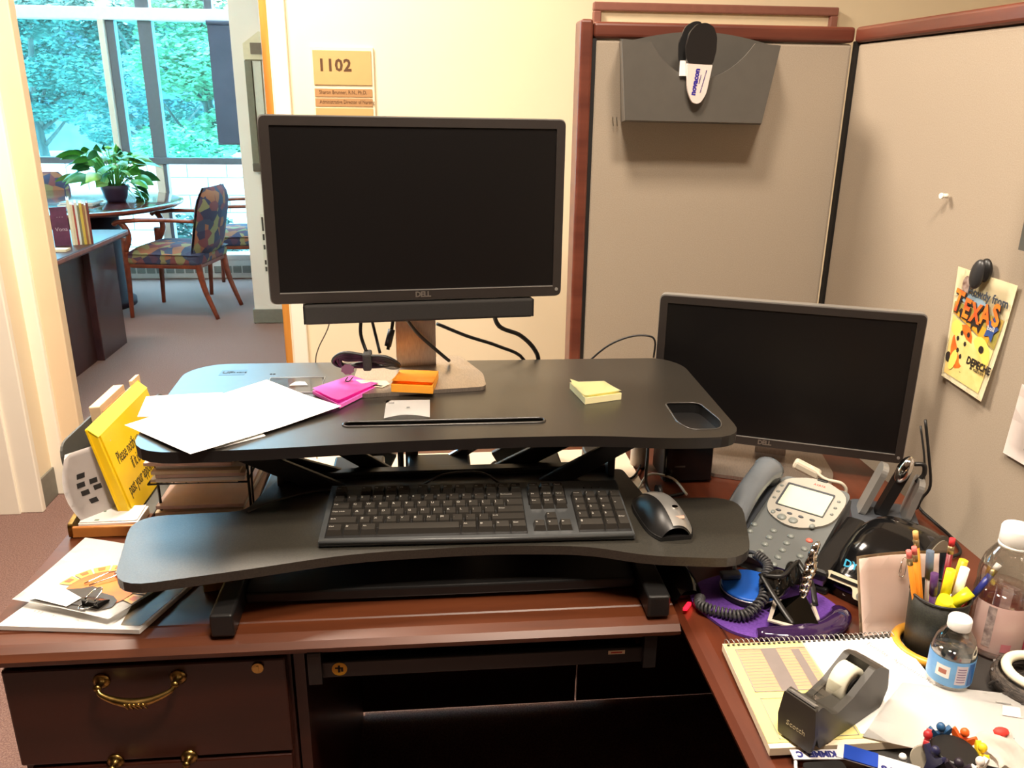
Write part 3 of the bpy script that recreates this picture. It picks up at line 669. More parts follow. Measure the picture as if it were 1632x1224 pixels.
# cable bundle hanging under the monitor
cbn = thing('cable_bundle', 'coiled black cable bundle tied with a strap, hanging below the monitor', 'cable', (-.115, 1.36, .985)); W_ = WM(cbn)
cbm = MB(W_)
for k in range(5):
    a = .0035*k; cbm.tube([(-.170+a, 1.352+.004*(k % 2), 1.016+a*.6), (-.150, 1.346+a*.5, 1.031-a), (-.112, 1.35+a*.3, 1.020-.002*k+.004), (-.080, 1.346+a*.5, 1.022-a), (-.060-a*.4, 1.352, 1.006), (-.075, 1.362-a*.4, .999+a*.4), (-.112, 1.36, 1.010-.002*k), (-.155, 1.362-a*.3, 1.003+a*.3)], .0034, n=7, sub=5, closed=True)
finish('coil', cbm, blk_rub, cbn)
finish('strap', MB(W_).b2(-.120, -.106, 1.340, 1.374, 1.000, 1.029, bev=.003), mat('charcoal hook strap', (52, 50, 48), .9, var=.1, scale=400), cbn)
finish('lead', MB(W_).tube([(-.122, 1.38, 1.086), (-.124, 1.375, 1.055), (-.114, 1.362, 1.025)], .003, n=7), blk_rub, cbn)
finish('lead', MB(W_).tube([(-.106, 1.38, 1.086), (-.100, 1.375, 1.058), (-.092, 1.362, 1.025)], .0026, n=7), blk_rub, cbn)
finish('lead', MB(W_).tube([(-.068, 1.38, 1.086), (-.072, 1.372, 1.062), (-.079, 1.366, 1.03)], .003, n=7), blk_rub, cbn)
finish('ferrite_bead', MB(W_).cyl((-.0715, 1.371, 1.064), (-.079, 1.366, 1.036), .0058, n=12), blk, cbn)
tg = finish('plum_tag', MB(W_).prism([(.010*cos(a*pi/8)*(1+.15*(a % 2)), .008*sin(a*pi/8)*(1+.15*(a % 2))) for a in range(16)], -.002, .002, M=TR(-.146, 1.347, 1.002, rx=60)), mat('plum plastic', (92, 40, 72), .4, var=.02), cbn)
finish('tag_wire', MB(W_).tube([(-.146, 1.346, .989), (-.150, 1.342, .984), (-.144, 1.338, .984), (-.137, 1.344, .990)], .0009, n=6), blk, tg)
# cables running behind the deck
def cable(pts, r, lab_, m=blk_rub): return solo('power_cable' if r > .003 else 'thin_cable', MB().tube(pts, r, n=8), m, lab_, 'cable')
cable([(-.056, 1.40, 1.088), (-.03, 1.418, 1.045), (.0, 1.424, 1.014), (.022, 1.43, .992), (.026, 1.45, .983)], .0032, 'black cable crossing in front of the monitor stand column to its base')
cable([(.005, 1.46, 1.05), (.06, 1.475, 1.022), (.12, 1.49, .997), (.17, 1.502, .965), (.19, 1.52, .88), (.20, 1.53, .77)], .0032, 'black cable sloping from the stand column down behind the deck')
cable([(.103, 1.42, 1.088), (.118, 1.455, 1.045), (.16, 1.49, 1.018), (.19, 1.505, .985), (.200, 1.51, .95), (.205, 1.52, .85), (.21, 1.53, .76)], .0042, 'thicker black cable arching down behind the deck near the partition post')
cable([(-.182, 1.46, 1.11), (-.190, 1.49, 1.045), (-.214, 1.50, .995), (-.222, 1.503, .96), (-.23, 1.51, .85), (-.235, 1.53, .76)], .0011, 'very thin grey wire hanging behind the deck left of the stand', mat('grey wire', (120, 112, 100), .5, var=0))
cable([(.285, 1.60, .90), (.34, 1.575, .965), (.385, 1.56, .992), (.42, 1.545, .998), (.436, 1.55, .985), (.437, 1.555, .95)], .002, 'thin black cable looping over to the smaller monitor')

# ---------------- on the desk under and around the converter ----------------
bp_ = thing('desk_pad', 'large cream paper desk pad lying at the back of the desk under the converter', 'desk pad', (.05, 1.45, .7505)); W_ = WM(bp_)
finish('paper_pad', MB(W_).b2(-.262, .385, 1.308, 1.553, .7508, .7548), mat('cream blotter paper', (238, 214, 186), .85, var=.02, scale=6), bp_)
for i, pts in enumerate(([(.22, 1.50, .7575), (.25, 1.45, .7575), (.30, 1.40, .758), (.36, 1.40, .7575), (.39, 1.44, .758), (.42, 1.52, .758)],
                         [(.235, 1.52, .7575), (.222, 1.47, .7575), (.24, 1.40, .7575), (.27, 1.37, .7575)],
                         [(.10, 1.47, .7575), (.12, 1.50, .7575), (.17, 1.49, .7575), (.20, 1.44, .7575), (.19, 1.39, .7575)])):
    cable(pts, .0022, ['black cable curling across the paper pad toward the black box', 'short black cable bent over the paper pad beside the bracket', 'black cable loop on the paper pad behind the blue strut'][i])
cable([(.405, 1.44, .83), (.395, 1.40, .80), (.388, 1.37, .76), (.40, 1.33, .754), (.45, 1.34, .754)], .003, 'black cable dropping beside the black box behind the mouse')
cable([(.37, 1.36, .7545), (.40, 1.40, .766), (.44, 1.38, .766), (.455, 1.335, .7545)], .0024, 'white cable loop on the desk beside the black box', mat('white cable', (206, 196, 176), .5, var=0))
_x = 0
bx = thing('desktop_computer', 'low black desktop computer box behind the smaller monitor', 'computer', (.54, 1.50, .75)); W_ = WM(bx)
finish('case', MB(W_).b2(.425, .52, 1.392, 1.47, .754, .845, bev=.004), blk, bx)
finish('front_panel', MB(W_).b2(.428, .517, 1.387, 1.393, .757, .842, bev=.002), blk_gl, bx)
finish('front_badge', MB(W_).b2(.445, .465, 1.3865, 1.3875, .785, .788), mat('dim badge', (70, 66, 62), .4, var=0), bx)
for x in (.44, .515): finish('rubber_foot', MB(W_).b2(x-.008, x+.008, 1.40, 1.46, .7503, .754), blk_rub, bx)
gb = thing('plastic_bottle', 'slim frosted plastic bottle standing beside the black computer box', 'bottle', (.398, 1.475, .7505)); W_ = WM(gb)
finish('bottle_body', MB(W_).lathe([(.014, 0), (.016, .004), (.016, .07), (.010, .085)], c=(.398, 1.475, .7505)), mat('frosted plastic', (200, 190, 178), .3, var=.02), gb)
finish('cap', MB(W_).lathe([(.010, .085), (.010, .1), (.008, .102)], c=(.398, 1.475, .7505)), paper_m, gb)
solo('paper_folder', MB().b2(-.30, .37, 1.605, 1.70, .7505, .757, bev=.001), mat('cream folder', (240, 218, 176), .8, var=.01), 'long cream folder lying along the back edge of the desk beneath the wall', 'folder')
# letter tray with two paper stacks
lt = thing('letter_tray', 'black wire two-tier letter tray at the left back of the desk', 'letter tray', (-.40, 1.42, .7505)); W_ = WM(lt)
for nm, z in (('lower_tier', .7525), ('upper_tier', .826)):
    f = MB(W_)
    f.tube([(-.475, 1.292, z), (-.315, 1.292, z), (-.315, 1.535, z), (-.475, 1.535, z)], .002, n=6, sub=1, closed=True)
    for i in range(9): f.cyl((-.475+.02*i, 1.292, z), (-.475+.02*i, 1.535, z), .0012, n=6)
    o = finish(nm, f, blk_steel, lt); o['kind'] = 'stuff'
for x, y in ((-.462, 1.30), (-.315, 1.30), (-.475, 1.53), (-.315, 1.53)):
    finish('upright', MB(W_).cyl((x, y, .7505), (x, y, .875), .0024, n=8), blk_steel, lt)
finish('side_wire', MB(W_).tube([(-.311, 1.30, .755), (-.309, 1.32, .86), (-.309, 1.50, .86), (-.311, 1.53, .755)], .002, n=6), blk_steel, lt)
for nm, lab_, z0, n, cc in (('lower', 'low stack of white papers in the bottom tier of the wire letter tray', .7545, 5, 0), ('upper', 'tall stack of pinkish white papers in the top tier of the wire letter tray', .828, 9, 1)):
    t = thing('paper_stack', lab_, 'papers', (-.395, 1.41, z0)); W_ = WM(t); r = random.Random(n)
    for i in range(n):
        h = (.034 if cc == 0 else .056)/n; dx, dy, a = r.uniform(-.010, .010), r.uniform(-.016, .008), r.uniform(-3.5, 3.5)
        finish('paper_bundle', MB(W_).box((0, 0, 0), (.142, .215, h*.9), M=TR(-.395+dx, 1.405+dy, z0+h*(i+.5), rz=a)), [paper_m, paper_c, mat('pinkish paper', (236, 208, 196), .8, var=.02)][(i*2+cc) % 3], t)
solo('loose_papers', MB().box((0, 0, 0), (.11, .15, .012), M=TR(-.245, 1.40, .762, rz=8), bev=.002), mat('pinkish paper', (236, 208, 196)), 'pinkish papers lying on the desk right of the wire tray', 'papers')

# ---------------- file sorter, sign and papers at the left ----------------
so = thing('file_sorter', 'dark grey upright file sorter at the left back of the desk', 'file sorter', (-.545, 1.42, .7505)); W_ = WM(so)
grey_pl = mat('dark grey plastic', (84, 84, 80), .5, var=.02)
def upright(x0, x1, z0, z1, y0, y1, th, m, nm, par, r=.012, M=None):
    """a plate leaning in x between (x0,z0) at the bottom and (x1,z1) at the top, spanning y0..y1"""
    h = math.hypot(x1-x0, z1-z0); a = math.degrees(math.atan2(x1-x0, z1-z0))
    A = (M or W_) @ TR(x0, 0, z0, ry=a) @ MX(((0, 0, 1, 0), (1, 0, 0, 0), (0, 1, 0, 0), (0, 0, 0, 1)))
    return finish(nm, MB(A).prism(rpoly([(y0, 0), (y1, 0), (y1, h), (y0, h)], [.002, .002, r, r]), -th/2, th/2), m, par)
upright(-.580, -.598, .755, .905, 1.275, 1.56, .004, grey_pl, 'divider', so, .03)
upright(-.552, -.560, .755, .865, 1.33, 1.57, .003, grey_pl, 'divider', so, .03)
upright(-.496, -.512, .755, .912, 1.44, 1.53, .003, grey_pl, 'divider', so, .04)
finish('sorter_base', MB(W_).b2(-.592, -.485, 1.275, 1.565, .7505, .756, bev=.002), grey_pl, so)
bk = thing('file_box', 'tan cardboard box standing in the grey file sorter behind the yellow sign', 'box', (-.582, 1.47, .757)); W_ = WM(bk)
upright(-.574, -.586, .757, .925, 1.40, 1.52, .018, mat('tan card', (226, 196, 158), .8, var=.02), 'box_body', bk, .003)
upright(-.5625, -.5745, .757, .915, 1.405, 1.515, .002, mat('brown printed card', (176, 120, 74), .7, rgb2=(140, 90, 56), scale=60), 'printed_front', bk, .003)
bk2 = thing('index_card_pack', 'thin tan card pack standing behind the tan box in the sorter', 'cards', (-.566, 1.55, .757)); W_ = WM(bk2)
upright(-.556, -.566, .757, .93, 1.525, 1.565, .006, mat('tan card', (0, 0, 0)), 'card_pack', bk2, .002)
ct = thing('catalog', 'curled grey catalogue with black printed squares leaning in the file sorter', 'catalogue', (-.565, 1.33, .757)); W_ = WM(ct)
cat_m = mat('grey catalogue paper', (206, 198, 194), .6, var=.02)
def catfn(u, v):
    y = 1.275+.06*v; z = .765+.125*u
    return W_ @ V((-.578+.012*sin(pi*u)*-1+.05*v-.012*u, y+.012*sin(pi*u)*-1, z))
finish('cover_page', MB().grid(catfn, 14, 8, th=.004), cat_m, ct)
sq = MB()
for i, j in ((.62, .30), (.5, .28), (.5, .55), (.38, .32), (.40, .6), (.24, .40)):
    c = catfn(i, j); c1 = catfn(i+.07, j); c3 = catfn(i, j+.17); c2 = catfn(i+.07, j+.17); n_ = (c1-c).cross(c3-c).normalized()*-.0006
    if n_.x < 0 and n_.y > 0: n_ = -n_
    for s_ in (1, -1): sq.quad([p+n_*s_*(1 if s_ > 0 else 8) for p in (c, c1, c2, c3)])
finish('printed_square', sq, ink_m, ct)['kind'] = 'stuff'
ys = thing('acrylic_sign', 'yellow sign panel asking visitors to notify, leaning at the left of the converter', 'sign', (-.530, 1.42, .757)); W_ = WM(ys)
yel_m = mat('yellow sign sheet', (246, 206, 24), .35, var=.01)
upright(-.511, -.547, .760, .908, 1.310, 1.545, .003, yel_m, 'front_panel', ys, .002)
upright(-.531, -.563, .775, .922, 1.300, 1.555, .003, yel_m, 'back_panel', ys, .002)
finish('top_fold', MB(W_).prism([(-.5475, .9065), (-.5455, .9085), (-.5620, .9225), (-.5640, .9205)], 1.302, 1.548, M=MX(((1, 0, 0, 0), (0, 0, 1, 0), (0, 1, 0, 0), (0, 0, 0, 1)))), mat('bright yellow edge', (252, 232, 70), .3, var=0), ys)
finish('side_edge', MB(W_).prism([(-.512, .762), (-.531, .776), (-.5625, .921), (-.5475, .908)], 1.302, 1.308, M=MX(((1, 0, 0, 0), (0, 0, 1, 0), (0, 1, 0, 0), (0, 0, 0, 1)))), yel_m, ys)
a_ = math.degrees(math.atan2(-.036, .148))
SG = W_ @ TR(-.511, 0, .760, ry=a_) @ MX(((0, 0, 1, 0), (1, 0, 0, 0), (0, 1, 0, 0), (0, 0, 0, 1)))
lettering([('Please notify us', .030, SG @ TR(1.330, .098, .0018), dict(ax='LEFT', sx=.56)), ('if it is', .030, SG @ TR(1.372, .071, .0018), dict(ax='LEFT', sx=.56)), ('past your appointment', .030, SG @ TR(1.326, .040, .0018), dict(ax='LEFT', sx=.56))], ys, ink_m)
wt = thing('card_tray', 'small wooden tray with a gilt end holding white cards at the desk edge', 'tray', (-.54, 1.285, .7505)); W_ = WM(wt)
finish('tray_base', MB(W_).b2(-.592, -.485, 1.262, 1.325, .7505, .757, bev=.001), maho_m, wt)
finish('front_rail', MB(W_).b2(-.592, -.485, 1.256, 1.263, .7505, .770, bev=.002), mat('honey wood', (196, 124, 58), .4, var=.05), wt)
finish('gilt_end', MB(W_).prism(rpoly([(1.256, .7505), (1.33, .7505), (1.33, .788), (1.256, .775)], .006), -.597, -.590, M=XZ), brass_m, wt)
cs = thing('card_stack', 'stack of white cards lying in the small wooden tray', 'cards', (-.53, 1.29, .757)); W_ = WM(cs)
finish('stack', MB(W_).b2(-.584, -.490, 1.265, 1.322, .7575, .772, bev=.001), paper_m, cs)
finish('top_card', MB(W_).box((0, 0, 0), (.09, .053, .001), M=TR(-.538, 1.294, .7735, rz=2)), paper_m, cs)
finish('printed_mark', MB(W_).b2(-.556, -.552, 1.300, 1.305, .7741, .7744).b2(-.560, -.553, 1.270, 1.274, .7741, .7744), mat('green grey print', (130, 150, 120), .7, var=0), cs)
# magazines
m2 = thing('magazine', 'lower magazine with a dark photo cover, under the sunburst one on the desk corner', 'magazine', (-.47, 1.06, .7505)); W_ = WM(m2)
q2 = [(-.592, 1.008), (-.400, .984), (-.352, 1.115), (-.545, 1.15)]
finish('pages', MB(W_).prism(q2, .7508, .7565), paper_m, m2)
finish('cover', MB(W_).prism(q2, .7566, .7572), paper_m, m2)
finish('cover_photo', MB(W_).prism([(-.428, .997), (-.4015, .9935), (-.356, 1.113), (-.43, 1.124)], .7573, .7576), mat('dark photo print', (52, 46, 30), .35, rgb2=(150, 120, 60), scale=22), m2)
lettering([('== ===\n=== ==\n== ===', .006, W_ @ TR(-.553, 1.03, .7574, rz=70), dict(ext=.00003)), ('= ==\n==', .005, W_ @ TR(-.525, 1.022, .7574, rz=70), dict(ext=.00003))], m2, inkg_m, 'cover_print')
m1 = thing('magazine', 'upper magazine with an orange sunburst cover and a binder clip, on the desk corner', 'magazine', (-.50, 1.11, .7577)); W_ = WM(m1)
mx_ = (V((-.446, .998, 0))-V((-.592, 1.055, 0))).normalized(); my_ = V((-mx_.y, mx_.x, 0))
MG = W_ @ frame_of((-.592, 1.055, .7577), mx_, my_)
# local x 0..w along the near edge, y 0..h away
finish('pages', MB(MG).grid(lambda u, v: V((u*.160+v*.18*(-.22+.34*u), v*.18, .004+.006*(1-v)**3+.002*sin(pi*u))), 8, 8, th=.005), paper_m, m1)
zt_ = .0125
or1, or2, gr_ = mat('orange print', (238, 130, 50), .45, rgb2=(226, 96, 56), scale=20), mat('amber print', (250, 190, 90), .45, var=0), mat('charcoal print', (60, 54, 48), .45, var=0)
def mz(x, y, k=.0006): v = y/.18; u = (x+.22*y)/(.160+.34*y); return .004+.006*(1-v)**3+.002*sin(pi*u)+k
def flat_patch(par, nm, pts, m, k=.0008):
    mb = MB(MG); mb.bm.faces.new([mb.bm.verts.new(MG @ V((x, y, mz(x, y, k)))) for x, y in pts]); return finish(nm, mb, m, par)
cx_, cy_ = .098, .058
cover = finish('sunburst', (lambda mb: (mb.bm.faces.new([mb.bm.verts.new(MG @ V((cx_+.050*cos(a*pi/12), cy_+.050*sin(a*pi/12), mz(cx_, cy_, .0014)))) for a in range(-2, 15)]), mb)[1])(MB()), or1, m1)
for i in range(9):
    a = RD(i*22.5-5); da = RD(7)
    flat_patch(cover, 'sun_ray', [(cx_+r*cos(b), cy_+r*sin(b)) for r, b in ((.0505, a-da*1.4), (.068, a-da*1.4), (.068, a+da*1.4), (.0505, a+da*1.4))], or2, .0016)
    flat_patch(cover, 'sun_block', [(cx_+r*cos(b), cy_+r*sin(b)) for r, b in ((.055, a-da*.7), (.065, a-da*.7), (.065, a+da*.7), (.055, a+da*.7))], or1, .0019)
flat_patch(m1, 'state_silhouette', [(.047, .038), (.072, .050), (.082, .060), (.100, .058), (.104, .050), (.128, .048), (.141, .040), (.146, .024), (.134, .008), (.118, .006), (.108, .014), (.090, .010), (.070, .024)], gr_, .0024)
flat_patch(m1, 'dark_band', [(.028, .002), (.12, .002), (.12, .014), (.034, .010)], gr_, .0016)
finish('address_label', MB(MG).prism([(.030, .006), (.090, .003), (.094, .026), (.050, .040)], .0138, .0142), paper_m, m1)
bc = thing('binder_clip', 'black binder clip on the near edge of the sunburst magazine', 'binder clip', MG @ V((.118, .02, 0)) if False else (W_.inverted() @ MG @ V((.118, .022, .012))));  Wb = WM(bc)
BG = Wb @ W_.inverted() @ MG
finish('clip_body', MB(BG).prism([(0, 0), (.022, 0), (.022, .002), (.004, .012), (.0, .012)], .108, .134, M=TR(0, .012, .012) @ XZ), blk_gl, bc)
for s, z in ((1, .0245), (-1, .0165)):
    finish('wire_handle', MB(BG).tube([(.113, .014, z), (.115, .014-.014 if s < 0 else .030, z+.004), (.121, .014-.020 if s < 0 else .036, z+.005), (.127, .014-.014 if s < 0 else .030, z+.004), (.129, .014, z)], .0009, n=6), chrome_m, bc)
bc2 = thing('binder_clip', 'silver wire clip on the sunburst beside the lower tray corner', 'binder clip', W_.inverted() @ MG @ V((.09, .085, .011))); Wb = WM(bc2); BG = Wb @ W_.inverted() @ MG
finish('clip_wire', MB(BG).tube([(.068, .060, .0115), (.085, .088, .015), (.098, .096, .016), (.100, .086, .015), (.078, .058, .0115)], .0011, n=6), chrome_m, bc2)
finish('clip_plate', MB(BG).box((.102, .096, .014), (.018, .012, .006), bev=.002), silver_m, bc2)
gld = thing('small_box', 'small gold box beside the left converter foot', 'box', (-.322, 1.095, .7505), 12)
finish('lid', MB().b2(-.022, .016, -.012, .03, .011, .017, bev=.001), mat('gold card', (212, 170, 90), .4, var=.03), gld)
finish('box_body', MB().b2(-.021, .015, -.011, .029, 0, .011), mat('gold card', (0, 0, 0)), gld)

# ---------------- things on the return desk ----------------
RZ = .7505
mp = thing('mouse_pad', 'purple round mouse pad with a glossy gel wrist rest on the return desk', 'mouse pad', (.46, .97, RZ)); W_ = WM(mp)
pad_pts = rpoly([(.357, 1.0), (.378, 1.045), (.44, 1.07), (.52, 1.05), (.565, .99), (.57, .93), (.53, .90), (.43, .902), (.39, .925)], .05, 5)
finish('pad', MB(W_).prism(pad_pts, RZ, RZ+.004), mat('purple pad cloth', (98, 56, 150), .85, rgb2=(84, 46, 132), scale=300), mp)
finish('wrist_rest', MB(W_).tube([(.425, .912, RZ+.008), (.47, .903, RZ+.010), (.515, .908, RZ+.010), (.552, .935, RZ+.010), (.562, .96, RZ+.008)], lambda t: .008+.010*sin(pi*min(1, max(0, t)))**.6, n=12, flat=.6), mat('dark purple gel', (44, 24, 62), .08, var=0, coat=.5), mp)
bc_ = thing('round_tin', 'blue round tin with white printed lettering on the purple mouse pad', 'tin', (.452, 1.012, RZ+.0042)); W_ = WM(bc_)
TIN = (.452, 1.012, RZ+.0045)
finish('tin_body', MB(W_).lathe([(.041, 0), (.0425, .002), (.0425, .008), (.041, .009)], c=TIN, n=32), blk, bc_)
finish('silver_band', MB(W_).lathe([(.0428, .0088), (.0432, .0098), (.0428, .0108)], c=TIN, n=32), silver_m, bc_)
finish('blue_lid', MB(W_).lathe([(.0422, .0105), (.0422, .0135), (.040, .0145), (.001, .0145)], c=TIN, n=32), mat('bright blue lid', (28, 92, 190), .4, var=.01), bc_)
lettering([('Q', .018, W_ @ TR(.474, 1.004, TIN[2]+.0148, rz=-35), dict(bold=.001)), ('PS', .013, W_ @ TR(.478, .988, TIN[2]+.0148, rz=-35), dict(bold=.0004))], bc_, paper_m)
om = thing('computer_mouse', 'dark optical mouse with a red glow in the desk corner under the tray', 'mouse', (.353, 1.056, RZ), 10)
finish('body', MB().grid(lambda u, v: (lambda y, a: V((a*.029*(1-.3*(2*u-1)**4), y, max(.001, .034*sin(pi*(u*.86+.08))**.6*(1-abs(a)**2.6)))))(-.048+.096*u, -1+2*v), 14, 14), blk_gl, om)
finish('base', MB().prism(rrect(-.024, .024, -.044, .044, .02), 0, .005), blk, om)
finish('scroll_wheel', MB().cyl((-.004, .026, .026), (.004, .026, .026), .009, n=14), blk_rub, om)
rl = mat('red led light', (255, 20, 40), .5, var=0, emit=1.6)
finish('red_light', MB(WM(om)).prism(rpoly([(.343, .9815), (.349, .9795), (.361, .9955), (.356, .9985)], .003), RZ+.0005, RZ+.0035), rl, om)

# desk telephone
ph = thing('desk_telephone', 'grey office desk telephone with lit display and handset beside the lower tray', 'telephone', (.562, 1.144, RZ), -44)
ph_m = mat('slate grey phone', (104, 108, 108), .42, var=.02); phl_m = mat('pale grey faceplate', (172, 168, 158), .45, var=.01); phd_m = mat('dark grey phone', (74, 78, 84), .4, var=.02)
ph.scale = (.76, .90, .80)
pt = 21; A = TR(0, -.115, .026, rx=pt)   # tilted face frame: x across, y up the face
finish('base', MB().prism([(-.115, 0), (.105, 0), (.105, .085), (.095, .092), (-.110, .016)], -.095, .088, M=XZ), ph_m, ph)
finish('face_plate', MB(A).prism(rrect(-.058, .092, -.002, .222, .02), -.012, .004), ph_m, ph)
ov = finish('display_plate', MB(A).prism(rpoly([(-.052, .115), (.020, .085), (.090, .125), (.094, .205), (.020, .236), (-.055, .205)], [.03, .06, .03, .03, .06, .03], 7), .003, .010), phl_m, ph)
finish('display_bezel', MB(A).prism(rrect(-.036, .066, .135, .199, .003), .0095, .0115), phd_m, ov)
finish('display', MB(A).prism(rrect(-.031, .064, .137, .193, .002), .0112, .0122), mat('lit display', (206, 210, 176), .4, var=.01, emit=.18), ov)
kn = mat('grey phone button', (132, 138, 134), .35, var=.01); bmesh_k = None
def pbtn(x, y, m=kn, r=(.0075, .0052, .004), par=ph, z=.004): return finish('button', MB(A).sphere((x, y, z), r, n=12, m=6), m, par)
for i in range(5):
    for j in range(4):
        if (i, j) == (0, 3): pbtn(-.046+j*.0365, .078-i*.0185, mat('red phone button', (222, 110, 92), .4, var=0)); continue
        pbtn(-.046+j*.0365-(.006 if j == 0 else 0), .074-i*.0185)
for y in (.150, .168, .186):
    for x in (-.045, .078): pbtn(x, y, r=(.004, .003, .003), par=ov, z=.010)
for x in (-.022, .002, .026, .050): pbtn(x, .122, phd_m, (.006, .003, .003), ov, .010)
for x in (-.008, .016): pbtn(x, .108, r=(.010, .008, .004), par=ov, z=.010)
pbtn(-.030, .114, r=(.005, .005, .003), par=ov, z=.010); pbtn(.056, .108, r=(.006, .006, .004), par=ov, z=.010)
finish('message_light', MB(A).box((.026, .228, .010), (.022, .007, .005), bev=.002), blk, ov)
lettering([('AVAYA', .008, A @ TR(.026, .213, .0102), {})], ov, mat('red print', (0, 0, 0)), 'logo')
finish('cradle', MB(A).prism(rrect(-.100, -.058, -.002, .215, .012), -.012, .006), phd_m, ph)
hs = finish('handset', MB(A).tube([(-.080, .008, .022), (-.080, .035, .034), (-.080, .10, .050), (-.080, .165, .046), (-.080, .200, .034)], lambda t: .026+.008*abs(2*t-1)**2.5, n=16, flat=.75), mat('blue grey handset', (108, 114, 120), .25, var=.02, coat=.3), ph)
finish('earpiece', MB(A).lathe([(.025, 0), (.026, .012), (.020, .022)], c=(-.080, .196, .008), n=18), phd_m, hs)
finish('mouthpiece', MB(A).lathe([(.024, 0), (.025, .010), (.020, .018)], c=(-.080, .012, .004), n=18), phd_m, hs)
cc = []
pc = [V(p) for p in ((.478, 1.06, .790), (.486, 1.035, .785), (.470, 1.005, .779), (.452, .965, .776), (.420, .945, .765), (.392, .955, .763), (.368, .975, .762), (.372, .995, .762))]
def cat_rom(P, n):
    out = []
    for i in range(len(P)-1):
        a = P[max(0, i-1)]; b = P[i]; c = P[i+1]; d = P[min(len(P)-1, i+2)]
        for k in range(n):
            t = k/n; out.append(0.5*((2*b)+(c-a)*t+(2*a-5*b+4*c-d)*t*t+(3*b-a-3*c+d)*t**3))
    return out
cl = cat_rom(pc, 60); helix = []
for i, p in enumerate(cl):
    t = (cl[min(i+1, len(cl)-1)]-cl[max(0, i-1)]).normalized(); u = t.cross(V((0, 0, 1))).normalized(); v = t.cross(u); a = i*.62
    helix.append(p+u*.0062*cos(a)+v*.0062*sin(a))
pcd = thing('phone_cord', 'coiled dark grey phone cord looping over the purple mouse pad', 'cord', (.42, .97, .76)); W_ = WM(pcd)
finish('coil', MB(W_).tube(helix, .0022, n=5, sub=1), mat('dark grey cord', (66, 66, 68), .45, var=0), pcd)
finish('plug', MB(W_).box((.428, 1.030, .775), (.03, .014, .010), bev=.003), phd_m, pcd)
finish('straight_end', MB(W_).tube([(.478, 1.06, .79), (.472, 1.075, .785), (.455, 1.08, .77), (.44, 1.045, .772)], .003, n=7), phd_m, pcd)
solo('sticky_note', MB().box((0, 0, 0), (.036, .028, .0012), M=TR(.512, 1.094, .7535, rz=-35)), mat('peach note', (230, 196, 166), .8, var=.01), 'peach sticky note peeking out below the tray corner at the phone', 'note')

# sunglasses and chrome sculpture
sg = thing('sunglasses', 'dark wraparound sunglasses folded on the purple mouse pad', 'sunglasses', (.485, .965, RZ+.0045)); W_ = WM(sg)
for i, (x, y, a) in enumerate(((.480, .985, 20), (.512, 1.005, 55))):
    finish('lens', MB(W_).sphere((0, 0, 0), (.024, .010, .020), M=TR(x, y, .786, rx=-25, rz=a), n=16, m=10), mat('mirror dark lens', (40, 38, 36), .05, metal=.6, var=0), sg)
finish('brow_bar', MB(W_).tube([(.458, .985, .800), (.480, .975, .805), (.500, .992, .806), (.520, 1.015, .802)], .003, n=8), blk, sg)
finish('temple_arm', MB(W_).tube([(.456, .990, .800), (.462, .962, .788), (.472, .93, .772), (.478, .918, .765)], lambda t: .0045, n=8, flat=.6), blk, sg)
finish('temple_arm', MB(W_).tube([(.522, 1.018, .802), (.53, .985, .785), (.525, .955, .768)], lambda t: .0045, n=8, flat=.6), blk, sg)
ch = thing('desk_sculpture', 'chrome desk sculpture with a spire of metal pieces on a pyramid base', 'sculpture', (.50, .925, RZ+.012)); W_ = WM(ch)
b0 = [(.452, .930), (.508, .896), (.522, .960), (.478, .972)]; ap = V((.506, .955, .80))
mb = MB(W_); lo = [mb.bm.verts.new(W_ @ V((x, y, .7665))) for x, y in b0]; hi = [mb.bm.verts.new(W_ @ V((ap.x+(x-ap.x)*.12, ap.y+(y-ap.y)*.10, .786))) for x, y in b0]
for i in range(4): mb.bm.faces.new((lo[i], lo[(i+1) % 4], hi[(i+1) % 4], hi[i]))
mb.bm.faces.new(hi); mb.bm.faces.new(lo[::-1]); finish('base', mb, mat('chrome with dark reflection', (52, 50, 46), .16, metal=1.0, var=0), ch)  # chrome coloured dark, its dark reflection put into the base colour
finish('reflection_band', MB(W_).prism([(.445, .928), (.509, .888), (.527, .962), (.474, .978)], .7640, .7664), mat('chrome with pale reflection', (236, 224, 210), .3, metal=.5, var=0), ch)  # added plate, pale colour for the bright reflection low on the chrome
finish('magnet_foot', MB(W_).lathe([(.022, 0), (.024, .003), (.022, .006)], c=(.49, .94, .7625), n=20), blk_gl, ch)
r = random.Random(9)
for i in range(16):
    t = i/15; c = V((.506+.016*t, .955+.018*t, .790+.058*t))
    finish('metal_piece', MB(W_).sphere((0, 0, 0), (.0078*(1.2-.9*abs(t-.45)), .0045, .012), M=TR(c.x+r.uniform(-.0028, .0028), c.y+r.uniform(-.0015, .0015), c.z, rx=-18+r.uniform(-14, 14), ry=14+r.uniform(-14, 14)), n=7, m=4), chrome_m, ch)

# stapler, label printer, headset dock
sl = thing('stapler', 'black stapler lying between the telephone and the label printer', 'stapler', (.614, 1.074, RZ), 45)
finish('base', MB().b2(-.085, .085, -.016, .016, 0, .010, bev=.003), blk, sl)
finish('magazine_rail', MB(TR(0, 0, .012, ry=-6)).b2(-.082, .075, -.009, .009, .006, .018, bev=.002), silver_m, sl)
finish('top_arm', MB(TR(0, 0, .014, ry=-7)).b2(-.088, .08, -.015, .015, .018, .036, bev=.006), blk, sl)
lp = thing('label_printer', 'glossy black domed label printer with grey side disc on the return desk', 'printer', (.671, 1.032, RZ), -50)
